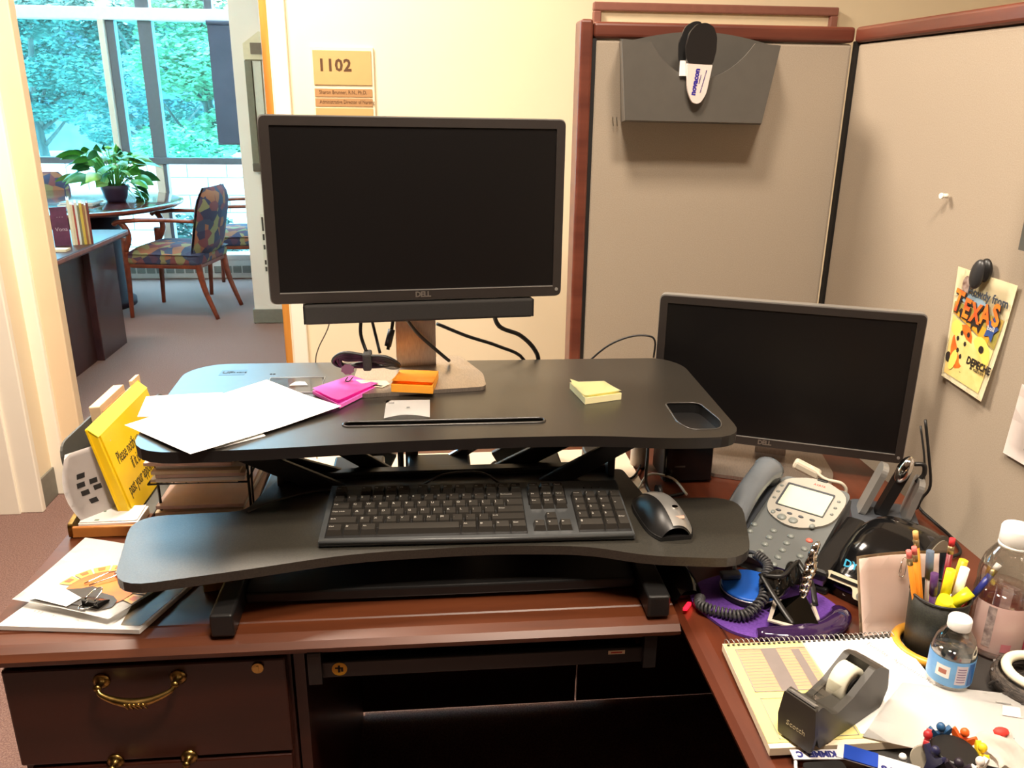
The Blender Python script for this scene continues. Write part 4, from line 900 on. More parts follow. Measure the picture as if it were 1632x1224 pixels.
# local: front faces -y, width along x
pp = [(-.088, 0), (.088, 0), (.090, .02), (.086, .055), (.070, .090), (.040, .112), (.005, .118), (-.028, .108), (-.055, .080), (-.072, .050), (-.090, .040), (-.094, .022)]
pc_ = [V((0, y, z)) for y, z in ((-.094, 0), (-.097, .018), (-.092, .036), (-.074, .048), (-.052, .074), (-.024, .091), (.008, .097), (.042, .090), (.070, .068), (.087, .036), (.092, 0))]
def dome(u, v):
    i = v*10; k = min(9, int(i)); p = pc_[k].lerp(pc_[k+1], i-k); x = -1+2*u
    q = (1-abs(x)**2.6)**(1/2.6) if x < 0 else 1-.10*x**4
    q = max(q, .05); r_ = .55 if x < 0 else 1
    return V((.064*x*(1 if x < 0 else .9), p.y*(q*.45+.55), p.z*q))
finish('housing', MB().grid(dome, 20, 30).prism([(p.y*.9, p.z*.9) for p in pc_], .0560, .0574, M=XZ), blk_gl, lp)
finish('side_disc', MB().prism([(.004+.066*cos(a*pi/16), .044+.042*sin(a*pi/16)) for a in range(32)], .0575, .0600, M=XZ), mat('warm grey disc', (150, 142, 126), .5, var=.02), lp)
finish('side_band', MB().prism([(.004+.073*cos(a*pi/16), .045+.047*sin(a*pi/16)) for a in range(32)], .054, .0585, M=XZ), blk, lp)
fp = finish('feed_slot_plate', MB(TR(0, -.0955, .034, rx=-24)).prism(rpoly([(-.050, .006), (.050, .006), (.050, -.006), (.018, -.006), (.014, -.020), (-.006, -.020), (-.010, -.006), (-.050, -.006)], .004), -.001, .003, M=TR(rx=90)), mat('cream slot plate', (214, 204, 176), .45, var=.01), lp)
finish('feed_slot', MB(TR(0, -.0955, .034, rx=-24)).box((0, -.0035, .0), (.088, .002, .004)), blk, fp)
finish('feed_button', MB(TR(0, -.0955, .034, rx=-24)).cyl((.004, -.003, -.013), (.004, -.006, -.013), .0055, n=16), silver_m, fp)
lettering([('DYMO', .015, TR(-.012, -.0800, .0475, rx=62) @ TR(0, .004, .004), dict(bold=.0004))], lp, mat('cyan logo', (60, 160, 200), .4, var=0), 'logo')
lettering([('LabelWriter', .010, TR(0, -.0945, .012, rx=90), {})], lp, mat('pale print', (190, 186, 178), .5, var=0), 'printed_name')
hd = thing('headset_dock', 'silver wireless headset standing in its charging dock behind the label printer', 'headset', (.762, 1.205, RZ), -22)
finish('dock_base', MB().prism(rrect(-.055, .05, -.045, .045, .02), 0, .022), phd_m, hd)
slv = mat('grey silver plastic', (152, 150, 146), .3, metal=.4, var=.02)
def slab(x, wd, z1, lean, m, nm, y0=-.02, y1=.02, par=hd, t=.010): return finish(nm, MB(TR(x, 0, .018, ry=lean)).prism(rrect(y0, y1, 0, z1, .016), -t/2, t/2, M=XZ), m, par)
slab(-.040, 0, .098, 17, slv, 'dock_wing'); slab(.030, 0, .078, 12, slv, 'dock_wing', -.024, .024)
he = slab(-.010, 0, .10, 18, blk, 'headset_body', -.014, .014, t=.016)
finish('chrome_earpiece', MB(TR(-.010, 0, .018, ry=18)).sphere((-.003, -.008, .095), (.012, .016, .026), n=14, m=8), chrome_m, he)
finish('ear_hook', MB(TR(-.010, 0, .018, ry=18)).tube([(.008, 0, .108), (.022, .0, .113), (.030, 0, .098), (.026, 0, .080)], .004, n=8), blk, he)
cable([(.842, 1.262, .92), (.852, 1.25, .86), (.866, 1.25, .80), (.862, 1.26, .770), (.853, 1.25, .757), (.852, 1.20, .7545), (.85, 1.15, .7545), (.835, 1.10, .7545), (.80, 1.085, .7545)], .0026, 'black cable hanging down the right partition behind the headset dock')
cable([(.834, 1.26, .91), (.838, 1.24, .86), (.842, 1.235, .82), (.845, 1.24, .765), (.835, 1.25, .7545)], .0018, 'thin black cable close behind the right edge of the smaller monitor')
cable([(.672, 1.31, .815), (.69, 1.29, .800), (.715, 1.275, .797), (.724, 1.272, .782), (.712, 1.272, .765), (.68, 1.275, .7545), (.63, 1.285, .7545)], .0032, 'white cable loop under the smaller monitor', mat('white cable', (0, 0, 0)))
solo('cable_plug', MB().box((0, 0, 0), (.05, .02, .018), M=TR(.668, 1.315, .808, rz=-30, ry=20), bev=.005), mat('white cable', (0, 0, 0)), 'off white cable plug hanging beneath the smaller monitor', 'plug')

# envelope, pen cup and pens
ev = thing('envelope', 'white envelope with a paper clip leaning in front of the label printer', 'envelope', (.625, .908, RZ)); W_ = WM(ev)
e0, e1 = V((.567, .906, 0)), V((.690, .905, 0))
def evf(u, v): p = e0*(1-u)+e1*u; return W_ @ V((p.x-.012*v+.008*v*u, p.y+.018*v+.004*sin(pi*u*1.3), RZ+.0005+.112*v+.006*u*v))
finish('paper_body', MB().grid(evf, 8, 6, th=.0015), paper_c, ev)
finish('front_flap', MB().grid(lambda u, v: evf(.02+.9*u, .01+.96*v)+V((0, -.0012-.004*(1-v), 0)), 8, 6, th=.0005), mat('pink white paper', (238, 216, 204), .8, var=.01), ev)
def evp(u, v): return evf(u, v)+V((0, -.006, 0))
finish('paper_clip', MB().tube([evp(.46, .76), evp(.48, .93), evp(.52, .93), evp(.50, .74), evp(.44, .74), evp(.47, .90)], .0006, n=5, sub=4), chrome_m, ev)
finish('stripe', MB().grid(lambda u, v: evf(.86+.09*u, .55+.44*v)+V((0, -.0035, 0)), 2, 2, th=.0004), mat('grey blue stripe', (92, 108, 128), .6, var=0), ev)
CUP = V((.641, .864, RZ+.004))
cp = thing('pen_cup', 'black mesh pen cup holding pencils and highlighters', 'pen cup', CUP); Wc = WM(cp)
mesh_m = mat('black wire mesh', (40, 42, 32), .5, rgb2=(20, 20, 18), scale=500)
finish('mesh_wall', MB().lathe([(.032, 0), (.036, .086), (.0345, .086), (.031, .003)], n=32, capt=False), mesh_m, cp)
finish('rim', MB().tube([(.0355*cos(a*pi/12), .0355*sin(a*pi/12), .086) for a in range(24)], .0018, n=8, sub=1, closed=True), blk, cp)
finish('bottom', MB().lathe([(.032, 0), (.032, .003)], n=32), blk, cp)
rg = solo('wooden_ring', MB().tube([(CUP.x-.001+.0425*cos(a*pi/16), CUP.y-.002+.0425*sin(a*pi/16), RZ+.0125) for a in range(32)], .0062, n=10, sub=1, closed=True), mat('honey ring', (232, 168, 60), .35, var=.03), 'honey coloured ring around the foot of the pen cup', 'ring')
def pencil(lab_, foot, tip, r, parts, cat='pencil', grp=None):
    """foot/tip are offsets from the cup base; parts: (from, to, material, radius factor, name)"""
    p0, p1 = CUP+V(foot), CUP+V(tip); t = thing(cat, lab_, cat.replace('_', ' '), p0, group=grp); W_ = WM(t)
    for f0, f1, m, k, nm in parts:
        finish(nm, MB(W_).cyl(p0.lerp(p1, f0), p0.lerp(p1, f1), r*k, n=8 if cat == 'pencil' else 12), m, t)
orp, fer, ers = mat('orange pencil paint', (226, 140, 40), .4, var=.01), mat('dull ferrule', (170, 150, 110), .35, metal=.8, var=0), mat('pink eraser', (224, 110, 104), .7, var=.01)
PC = lambda body, e=ers: [(0, .86, body, 1, 'shaft'), (.86, .93, fer, 1.05, 'ferrule'), (.93, 1, e, .95, 'eraser')]
pencil('orange pencil with worn pink eraser, outermost on the left of the cup', (-.012, .002, .006), (-.052, .004, .148), .0036, PC(orp))
pencil('orange pencil with pink eraser just beside the outermost one', (-.006, .010, .006), (-.040, .012, .148), .0036, PC(orp))
pencil('orange pencil with yellow eraser standing tallest in the cup', (.000, .016, .006), (-.030, .030, .160), .0036, PC(orp, mat('tan eraser', (220, 170, 100), .7, var=0)))
pencil('dark red pencil with a bright red eraser in the cup', (.010, .006, .006), (.014, .018, .155), .0040, PC(mat('dark red paint', (120, 24, 30), .35, var=0), mat('red eraser', (200, 40, 48), .7, var=0)))
pencil('blue pencil with white eraser leaning far right out of the cup', (-.004, -.006, .006), (.068, -.004, .128), .0038, [(0, .55, mat('red sleeve', (206, 40, 30), .5, var=0), 1.5, 'sleeve'), (.55, .6, fer, 1.1, 'ferrule'), (.6, .88, mat('blue paint', (40, 48, 130), .35, var=0), 1.05, 'shaft'), (.88, .94, fer, 1.1, 'ferrule'), (.94, 1, paper_m, 1, 'eraser')])
pencil('purple pen upright at the left side of the cup', (-.010, -.012, .006), (-.021, -.010, .122), .0042, [(0, .75, mat('purple plastic', (84, 50, 100), .35, var=0), 1, 'barrel'), (.75, 1, mat('purple plastic', (0, 0, 0)), 1.15, 'pen_cap')], 'pen')
pencil('grey blue pen with silver clip at the back of the cup', (.004, .018, .006), (-.010, .022, .135), .0045, [(0, .7, silver_m, .9, 'barrel'), (.7, 1, mat('grey blue plastic', (92, 108, 128), .4, var=0), 1.1, 'pen_cap')], 'pen')
ylw, ylw2 = mat('highlighter yellow', (240, 232, 40), .35, var=0, emit=.0), mat('yellow green cap', (226, 210, 30), .35, var=0)
pencil('yellow highlighter with flat cap standing in the middle of the cup', (.0, -.004, .006), (.003, -.006, .124), .0058, [(0, .62, ylw2, 1.1, 'barrel'), (.62, 1, ylw, 1, 'highlighter_cap')], 'highlighter')
pencil('white highlighter with yellow end leaning right in the cup', (.012, -.004, .006), (.026, .0, .122), .0056, [(0, .55, ylw, 1, 'barrel'), (.55, 1, paper_m, 1, 'highlighter_cap')], 'highlighter')
pencil('ochre yellow highlighter behind the white one in the cup', (.016, .012, .006), (.031, .012, .126), .0056, [(0, .6, paper_m, 1, 'barrel'), (.6, 1, mat('ochre yellow', (220, 186, 40), .4, var=0), 1, 'highlighter_cap')], 'highlighter')
pencil('short yellow highlighter low at the front of the cup', (-.004, .010, .02), (-.008, -.022, .092), .0090, [(0, .5, ylw2, .9, 'barrel'), (.5, 1, ylw, 1, 'highlighter_cap')], 'highlighter')
pencil('thick yellow highlighter slanting across the cup rim to the right', (-.010, -.012, .06), (.028, -.016, .098), .0074, [(0, .5, ylw2, 1, 'barrel'), (.5, 1, ylw, 1, 'highlighter_cap')], 'highlighter')

# bottles
pet = mat('clear bottle plastic', (236, 232, 226), .12, var=0, trans=.0, spec=.6)
def shell(name, tint, refl):
    if name in MATS: return MATS[name]
    m = glass_sheet(name, tint, refl)
    lw = m.node_tree.nodes.new('ShaderNodeLayerWeight'); lw.inputs['Blend'].default_value = .35
    mr = m.node_tree.nodes.new('ShaderNodeMapRange'); mr.inputs['To Min'].default_value = refl; mr.inputs['To Max'].default_value = .75
    m.node_tree.links.new(lw.outputs['Facing'], mr.inputs['Value'])
    m.node_tree.links.new(mr.outputs[0], next(n for n in m.node_tree.nodes if n.type == 'MIX_SHADER').inputs['Fac'])
    return m
pets = shell('thin clear plastic', (.93, .92, .90), .10); water = shell('still water', (.88, .88, .86), .06); pinkw = shell('pale pink drink', (.93, .76, .74), .08)
b1 = thing('water_bottle', 'small clear water bottle with a blue label in front of the pen cup', 'bottle', (.618, .790, RZ+.002), -22)
finish('bottle_shell', MB().lathe([(.010, .003), (.020, 0), (.0245, .004), (.025, .012), (.0235, .018), (.025, .024), (.025, .058), (.0245, .066), (.021, .078), (.014, .088), (.0115, .091), (.0115, .097)], n=32), pets, b1)
finish('water', MB().lathe([(.001, .004), (.022, .004), (.0235, .012), (.0222, .018), (.0236, .024), (.0236, .058), (.0225, .066), (.001, .0665)], n=28), water, b1)
lbm = finish('label', MB().lathe([(.0254, .022), (.0256, .023), (.0256, .056), (.0254, .057)], n=32, capb=False, capt=False), mat('blue bottle label', (84, 150, 214), .35, rgb2=(120, 180, 230), scale=30), b1)
def on_cyl(R, ang, z, w, h, m, nm, par, n=6):
    a0 = RD(ang); return finish(nm, MB().grid(lambda u, v: V((R*cos(a0+(u-.5)*w/R), R*sin(a0+(u-.5)*w/R), z+(v-.5)*h)), n, 1), m, par)
on_cyl(.0259, -122, .041, .016, .016, paper_m, 'label_emblem', lbm); on_cyl(.0259, -75, .040, .013, .026, mat('barcode white', (214, 206, 214), .5, var=0), 'label_panel', lbm)
for k in range(6): on_cyl(.0261, -75, .031+.0035*k, .010, .0012, mat('violet print', (120, 90, 130), .5, var=0), 'label_bar', lbm, 3)
on_cyl(.0259, -45, .040, .010, .030, mat('deep blue label', (34, 96, 170), .35, var=0), 'label_edge', lbm)
on_cyl(.0261, -122, .041, .009, .006, mat('rust print', (180, 110, 90), .5, var=0), 'emblem_print', lbm)
finish('cap', MB().lathe([(.0128, .090), (.0132, .091), (.0132, .102), (.012, .104), (.001, .1045)], n=28), paper_m, b1)
b2_ = thing('juice_bottle', 'large clear bottle with a pale pink drink by the right partition', 'bottle', (.728, .864, RZ+.002), 0)
finish('bottle_shell', MB().lathe([(.012, .004), (.026, 0), (.033, .005), (.035, .012), (.035, .085), (.0335, .098), (.0345, .106), (.034, .118), (.030, .134), (.022, .148), (.0165, .156), (.0160, .162)], n=36), pets, b2_)
finish('drink', MB().lathe([(.001, .005), (.030, .006), (.0335, .012), (.0335, .085), (.0325, .094), (.001, .0945)], n=32), pinkw, b2_)
lb2_ = finish('label', MB().lathe([(.0354, .014), (.0356, .015), (.0356, .080), (.0354, .081)], n=36, a0=RD(-178), a1=RD(-20)), mat('pale pink label', (222, 196, 188), .4, rgb2=(214, 178, 172), scale=18), b2_)
on_cyl(.0360, -142, .050, .010, .058, mat('grey label print', (128, 112, 112), .5, rgb2=(196, 178, 174), scale=120), 'nutrition_panel', lb2_); on_cyl(.0360, -55, .028, .012, .018, mat('berry red print', (196, 60, 84), .5, var=0), 'berry_print', lb2_); on_cyl(.0360, -105, .024, .012, .012, mat('pale red print', (216, 130, 138), .5, var=0), 'berry_print', lb2_)
lettering([('S', .022, TR(.0362*cos(RD(-62)), .0362*sin(RD(-62)), .062, rx=90, rz=28), {}), ('S', .018, TR(.0362*cos(RD(-62)), .0362*sin(RD(-62)), .046, rx=90, rz=28), {})], lb2_, mat('plum print', (120, 40, 90), .5, var=0))
finish('cap', MB().lathe([(.0185, .158), (.0195, .160), (.0195, .178), (.018, .181), (.001, .1815)], n=32), paper_m, b2_)
finish('cap_ring', MB().lathe([(.0192, .1535), (.0196, .157), (.0190, .1575)], n=32), paper_m, b2_)

# planner, loose sheet and tape dispenser
pm = thing('blotter', 'dark grey desk blotter beneath the planner on the return desk', 'blotter', (.6, .7, RZ)); 
finish('blotter_sheet', MB(WM(pm)).prism(rrect(.46, .86, .40, .905, .01), RZ, RZ+.002), mat('dark grey vinyl', (58, 56, 54), .5, var=.02), pm)
finish('blotter_edge', MB(WM(pm)).tube([(.46, .40, RZ+.0015), (.46, .905, RZ+.0015), (.86, .905, RZ+.0015), (.86, .40, RZ+.0015)], .0018, n=6, sub=1, closed=True), blk, pm)
pn = thing('spiral_planner', 'open spiral planner with printed forms under the tape dispenser', 'planner', (.48, .79, RZ+.0022)); W_ = WM(pn)
PQ = [(.367, .884), (.605, .881), (.600, .697), (.357, .699)]; z0 = RZ+.0045
PZ = z0+.0112
finish('page_block', MB(W_).prism([PQ[i] for i in (3, 2, 1, 0)], z0, z0+.0098), paper_c, pn)
def pq(u, v): a, b, c, d = [V((*q, 0)) for q in PQ]; return (a*(1-u)+b*u)*(1-v)+(d*(1-u)+c*u)*v
def patch(nm, u0, u1, v0, v1, z, m, par): return finish(nm, MB(W_).quad([V((p.x, p.y, z)) for p in (pq(u0, v0), pq(u1, v0), pq(u1, v1), pq(u0, v1))]), m, par)
cvp = finish('left_page', MB(W_).prism([tuple(pq(u, v).xy) for u, v in ((0, .96), (.46, .96), (.44, .01), (0.003, .01))], z0+.0100, z0+.0108), mat('pale yellow form', (226, 214, 138), .8, var=.01), pn)
patch('pink_form', .05, .44, .08, .52, z0+.0110, mat('salmon form print', (206, 160, 124), .8, var=.01), cvp)
for i in range(13): patch('ruled_line', .055, .435, .10+.031*i, .103+.031*i, z0+.0112, inkg_m, cvp)
patch('grey_column', .19, .275, .08, .52, z0+.0114, mat('grey form print', (132, 122, 118), .8, var=.02), cvp); patch('grey_column', .355, .40, .10, .50, z0+.0114, mat('grey form print', (0, 0, 0)), cvp)
for a in ((.05, .44, .08, .085), (.05, .44, .515, .52), (.05, .055, .08, .52), (.06, .44, .58, .584), (.06, .44, .935, .939), (.06, .064, .58, .939), (.25, .253, .58, .62), (.436, .44, .58, .939)): patch('form_border', *a, z0+.0116, inkg_m, cvp)
rpg = finish('right_page', MB(W_).prism([tuple(pq(u, v).xy) for u, v in ((.45, .93), (.995, .93), (.995, .01), (.45, .01))], z0+.0104, z0+.0112), paper_m, pn)
for a in ((.64, .72, .08, .22), (.72, .80, .3, .45)): patch('faint_stamp', *a, z0+.0114, mat('faint pink print', (244, 226, 222), .8, var=0), rpg)
lettering([('Tuesday  Appointment list', .010, W_ @ TR(*pq(.90, .32).xy, z0+.0114, rz=-64), dict(ext=.00003)), ('Quality Safety\nPatient Experience', .0085, W_ @ TR(*pq(.84, .66).xy, z0+.0114, rz=-8), dict(ext=.00003))], rpg, inkg_m, 'page_print')
hl = finish('binding_hole', (lambda mb: ([mb.b2(.371+.0068*i, .3745+.0068*i, .8765, .8795, PZ+.0001, PZ+.0006) for i in range(34)], mb)[1])(MB(W_)), ink_m, pn); hl['kind'] = 'stuff'
cm = None
for i in range(34):
    if cm is None:
        o = finish('wire_coil', MB().tube([(0, .0062*cos(a*pi/6), .0062*sin(a*pi/6)) for a in range(12)], .0006, n=5, sub=1, closed=True), silver_m, pn); cm = o.data
    else: o = bpy.data.objects.new('wire_coil', cm); COL.objects.link(o); o.parent = pn
    o.location = W_ @ V((.3725+.0068*i, .8825, z0+.0098)); o.rotation_euler = (0, 0, RD(12))
sh = thing('paper_sheet', 'large white letter sheet lying over the right page of the planner', 'paper', (.60, .70, z0+.013)); W_ = WM(sh)
SQ = [V((.560, .790, 0)), V((.735, .742, 0)), V((.665, .612, 0)), (V((.466, .706, 0)))]
def sf(u, v): p = (SQ[0]*(1-u)+SQ[1]*u)*(1-v)+(SQ[3]*(1-u)+SQ[2]*u)*v; return W_ @ V((p.x, p.y, z0+.0122+.004*sin(pi*v)*(1-u)+.002*u))
finish('sheet', MB().grid(sf, 8, 8, th=.0005), paper_m, sh)
def sp4(nm, u, v, du, dv, m): return finish(nm, MB().quad([sf(a, b)+V((0, 0, .0012)) for a, b in ((u, v), (u+du, v), (u+du, v+dv), (u, v+dv))]), m, sh)
sp4('pink_stamp', .62, .20, .10, .14, mat('faint pink stamp', (246, 214, 208), .8, var=0)); sp4('print_line', .58, .16, .09, .012, inkg_m); sp4('blue_mark', .66, .62, .02, .03, mat('blue grey ink', (120, 130, 150), .8, var=0))
td = thing('tape_dispenser', 'black weighted tape dispenser with a roll of clear tape on the planner', 'tape dispenser', (.448, .738, z0+.0120), 30)
td.scale = (.86, 1, 1)
td_m = mat('charcoal dispenser plastic', (58, 55, 50), .42, var=.02)
# local x: front(-) to back(+), profile in x,z, thickness along y
tp = [(-.066, 0), (.070, 0), (.082, .022), (.076, .050), (.052, .062), (.040, .064), (-.004, .042), (-.036, .034), (-.050, .040), (-.072, .058), (-.082, .056), (-.080, .028)]
YX = MX(((1, 0, 0, 0), (0, 0, 1, 0), (0, 1, 0, 0), (0, 0, 0, 1)))
for y0, y1, nm in ((-.0205, -.0125, 'side_wall'), (.0125, .0205, 'side_wall')):
    finish(nm, MB().prism(rpoly(tp, .003, 2), y0, y1, M=YX), td_m, td)
cor = [(-.066, 0), (.070, 0), (.082, .022), (.076, .050), (.052, .062), (.042, .0635), (.046, .018), (-.008, .016), (-.014, .037), (-.036, .034), (-.050, .040), (-.072, .058), (-.082, .056), (-.080, .028)]
finish('core_body', MB().prism(cor, -.0126, .0126, M=YX), td_m, td)
finish('front_shield', MB().prism(rpoly([(-.027, .0), (.027, .0), (.030, .025), (.021, .057), (-.021, .057), (-.030, .025)], .004), -.084, -.079, M=XZ @ MX(((1, 0, 0, 0), (0, 1, 0, 0), (0, 0, 1, 0), (0, 0, 0, 1)))) if False else MB().prism(rpoly([(-.021, .002), (.021, .002), (.024, .025), (.020, .058), (-.020, .058), (-.024, .025)], .003), -.086, -.080, M=MX(((0, 0, 1, 0), (1, 0, 0, 0), (0, 1, 0, 0), (0, 0, 0, 1)))), td_m, td)
finish('cutter_blade', MB(TR(-.079, 0, .0585, ry=25)).b2(-.005, .005, -.017, .017, -.001, .001), silver_m, td)
rl_ = finish('tape_roll', MB(TR(.014, 0, .040, rx=90)).lathe([(.014, -.0095), (.026, -.0095), (.026, .0095), (.014, .0095), (.014, -.0095)], n=32, capb=False, capt=False), mat('matte clear tape', (232, 228, 206), .5, var=.01), td)
finish('hub', MB(TR(.014, 0, .040, rx=90)).lathe([(.0138, -.0115), (.0138, .0115)], n=24), blk, rl_)
finish('tape_strand', MB().grid(lambda u, v: V((-.008-.062*u, -.008+.016*v, .052+.006*u-.004*sin(pi*u))), 6, 2), glass_sheet('clear tape strand', (.85, .85, .82), .15), td)
lettering([('Scotch', .009, TR(-.0865, 0, .022, rx=90, rz=-90), {})], td, mat('tan lettering', (170, 160, 130), .5, var=0), 'brand_print')

# woven basket, strap, figurines
bs = thing('woven_bowl', 'black woven bowl with a cream ring inside at the right end of the desk', 'bowl', (.716, .768, RZ+.002)); W_ = WM(bs)
finish('bowl_wall', MB().lathe([(.030, 0), (.046, .010), (.049, .022), (.045, .032), (.042, .032), (.044, .020), (.030, .004)], n=36, capt=False), mat('black woven straw', (40, 36, 34), .5, rgb2=(96, 86, 78), scale=120, stretch=(1, 1, 4), bump=.8, bscale=300), bs)
for i in range(14):
    a = i*2*pi/14; finish('weave_strand', MB().tube([(.047*cos(a+k*.14), .047*sin(a+k*.14), .006+.007*k) for k in range(4)], .0022, n=5, sub=3), mat('grey straw', (84, 78, 74), .35, var=.05), bs)
finish('bowl_bottom', MB().lathe([(.030, 0), (.030, .004)], n=30), blk, bs)
solo('cream_ring', MB().tube([(.716+.034*cos(a*pi/16), .768+.034*sin(a*pi/16), RZ+.038) for a in range(32)], .006, n=10, sub=1, closed=True), mat('cream ring', (240, 232, 206), .6, var=.01), 'cream coloured ring resting in the black woven bowl', 'ring')
st = thing('lanyard', 'white and blue printed lanyard strap at the near edge of the planner', 'lanyard', (.42, .692, RZ)); W_ = WM(st) @ TR(0, -.004, 0)
lan_m, lanb = mat('pale grey ribbon', (206, 204, 206), .5, var=.01), mat('royal blue ribbon', (24, 62, 160), .4, var=.01)
def ribbon(nm, p, q, w, z, m, par=st, th=.0012):
    p, q = V((*p, 0)), V((*q, 0)); d = (q-p).normalized(); n_ = V((-d.y, d.x, 0))*w/2
    return finish(nm, MB(W_).prism([(v.x, v.y) for v in (p-n_, q-n_, q+n_, p+n_)], z, z+th), m, par)
ribbon('strap_back', (.378, .694), (.436, .690), .014, RZ+.012, lan_m); ribbon('strap_side', (.430, .696), (.502, .655), .022, RZ+.013, lan_m); ribbon('blue_block', (.436, .6925), (.466, .6755), .022, RZ+.0143, lanb)
finish('dark_buckle', MB(W_).prism(rrect(.383, .428, .645, .681, .006), RZ+.0005, RZ+.014), blk, st)
finish('strap_edge', MB(W_).tube([(.378, .684, RZ+.013), (.374, .67, RZ+.012), (.378, .64, RZ+.008)], .002, n=6), lan_m, st)
lettering([('KIMMEL C', .0115, W_ @ TR(.405, .6925, RZ+.0134, rz=176), dict(bold=.0006, sx=.85)), ('78', .012, W_ @ TR(.470, .664, RZ+.0146, rz=151), dict(bold=.0005))], st, mat('navy print', (34, 40, 110), .5, var=0))
fg = thing('figurine_ring', 'ring of small coloured people figures around a cup at the bottom edge', 'figurine', (.545, .664, RZ+.002)); W_ = WM(fg); fg.scale = (1.35, 1.35, 1.5)
finish('cup_base', MB().lathe([(.016, 0), (.018, .002), (.018, .018), (.016, .020)], n=24), blk, fg)
cols = [('red', (176, 40, 44)), ('navy', (36, 36, 70)), ('blue', (40, 86, 130)), ('orange', (226, 96, 30)), ('white', (236, 226, 216)), ('yellow', (236, 206, 40)), ('dark', (40, 32, 44))]
for i, (nm, c) in enumerate([cols[k] for k in (2, 0, 1, 6, 4, 5, 3)]):
    a = RD(90+i*360/7); M = TR(.020*cos(a), .020*sin(a), .0, rz=math.degrees(a)-90); pmm = mat(nm+' figure paint', c, .45, var=0)
    finish('people_figure', MB(M).prism(rpoly([(-.006, 0), (-.002, .0), (0, .007), (.002, 0), (.006, 0), (.004, .012), (.010, .021), (.008, .024), (.003, .019), (-.003, .019), (-.008, .024), (-.010, .021), (-.004, .012)], .001, 2), -.002, .002, M=TR(rx=90)).sphere((0, 0, .0235), .0036, n=10, m=6), pmm, fg)
dsc = thing('grey_disc', 'grey round disc with a white knob behind the coloured figures', 'disc', (.518, .672, RZ+.002)); 
finish('disc', MB(TR(0, 0, .012, rx=62, rz=-20)).lathe([(.014, 0), (.0145, .002), (.014, .004)], n=24), mat('warm grey disc', (0, 0, 0)), dsc)
finish('knob', MB().sphere((-.020, .006, .010), .0042, n=12, m=8), paper_m, dsc)
fc = thing('crumpled_tissue', 'crumpled white tissue with a red smudge at the near right edge', 'tissue', (.605, .668, z0+.0125)); W_ = WM(fc)
r5 = random.Random(12)
finish('tissue', MB().grid(lambda u, v: V((-.022+.046*u+.004*sin(7*v), -.026+.052*v+.003*sin(9*u), .004+.014*sin(pi*u)*sin(pi*v)+.004*sin(11*u+4*v))), 12, 12, th=.0006), mat('soft white tissue', (244, 232, 224), .9, var=.02), fc)
finish('red_smudge', MB().sphere((.010, .020, .0115), (.009, .006, .0045), n=12, m=6), mat('red felt', (220, 56, 48), .6, var=.02), fc)

# ---------------- things on the partitions and walls ----------------
wf = thing('wall_file', 'dark grey plastic wall file hanging on the back partition', 'wall file', (.545, 1.795, 1.395)); W_ = WM(wf)
wf_m = mat('slate plastic', (92, 88, 82), .42, var=.02)
XZ2 = MX(((1, 0, 0, 0), (0, 0, 1, 0), (0, 1, 0, 0), (0, 0, 0, 1)))   # (x,z) polygon, extruded along y
xs = lambda t: .387+.325*t
arch = [(.398, 1.395), (.700, 1.392), (.718, 1.545)]+[(xs(1-t/12), 1.548+.024*sin(pi*t/12)) for t in range(1, 12)]+[(.387, 1.556)]
finish('back_plate', MB(W_).prism(arch, 1.788, 1.793, M=XZ2), wf_m, wf)
scoop = [(.372, 1.548)]+[(.430, 1.545)]+[(.430+.205*t/14, 1.545-.066*sin(pi*t/14)**.75) for t in range(1, 14)]+[(.638, 1.546), (.690, 1.543), (.667, 1.397), (.386, 1.400)]
finish('front_plate', MB(W_).prism(scoop, 1.700, 1.704, M=XZ2), wf_m, wf)
mb = MB(W_)
for a, b in (((.372, 1.700, 1.548), (.386, 1.700, 1.400)), ((.690, 1.700, 1.543), (.667, 1.700, 1.397))):
    s = -1 if a[0] < .5 else 1; bx_, by_ = (.387, .398) if s < 0 else (.716, .700)
    finish('side_plate', MB(W_).quad([W_.inverted() @ (W_ @ V(p)) for p in (a, (bx_, 1.79, 1.55), (by_, 1.79, 1.394), b)]), wf_m, wf)
finish('bottom_plate', MB(W_).quad([(.386, 1.700, 1.400), (.667, 1.700, 1.397), (.700, 1.79, 1.393), (.398, 1.79, 1.395)]), wf_m, wf)
nc = thing('chip_clip', 'black and white advertising clip hooked over the front of the wall file', 'clip', (.522, 1.695, 1.43)); W_ = WM(nc)
clp = [(.4985, 1.507), (.4935, 1.535), (.499, 1.562), (.512, 1.577), (.530, 1.580), (.545, 1.573), (.5535, 1.555), (.554, 1.53), (.549, 1.505)]
finish('black_grip', MB(W_).prism(rpoly(clp, .006), 1.680, 1.690, M=XZ2), mat('black grip', (28, 25, 24), .35, var=0), nc)
wl_ = finish('white_leaf', MB(W_).prism(rpoly([(.4985, 1.5065), (.549, 1.5045), (.541, 1.450), (.529, 1.432), (.514, 1.434), (.503, 1.455)], [.002, .002, .012, .008, .008, .012]), 1.681, 1.688, M=XZ2), mat('pinkish white plastic', (232, 216, 208), .4, var=0), nc)
finish('rear_leaf', MB(W_).prism(rpoly([(.488, 1.515), (.486, 1.545), (.497, 1.575), (.515, 1.585), (.530, 1.583), (.52, 1.5), (.500, 1.485)], .008), 1.706, 1.712, M=XZ2), blk, nc)
finish('rear_tab', MB(W_).b2(.489, .502, 1.692, 1.699, 1.484, 1.512), paper_m, nc)
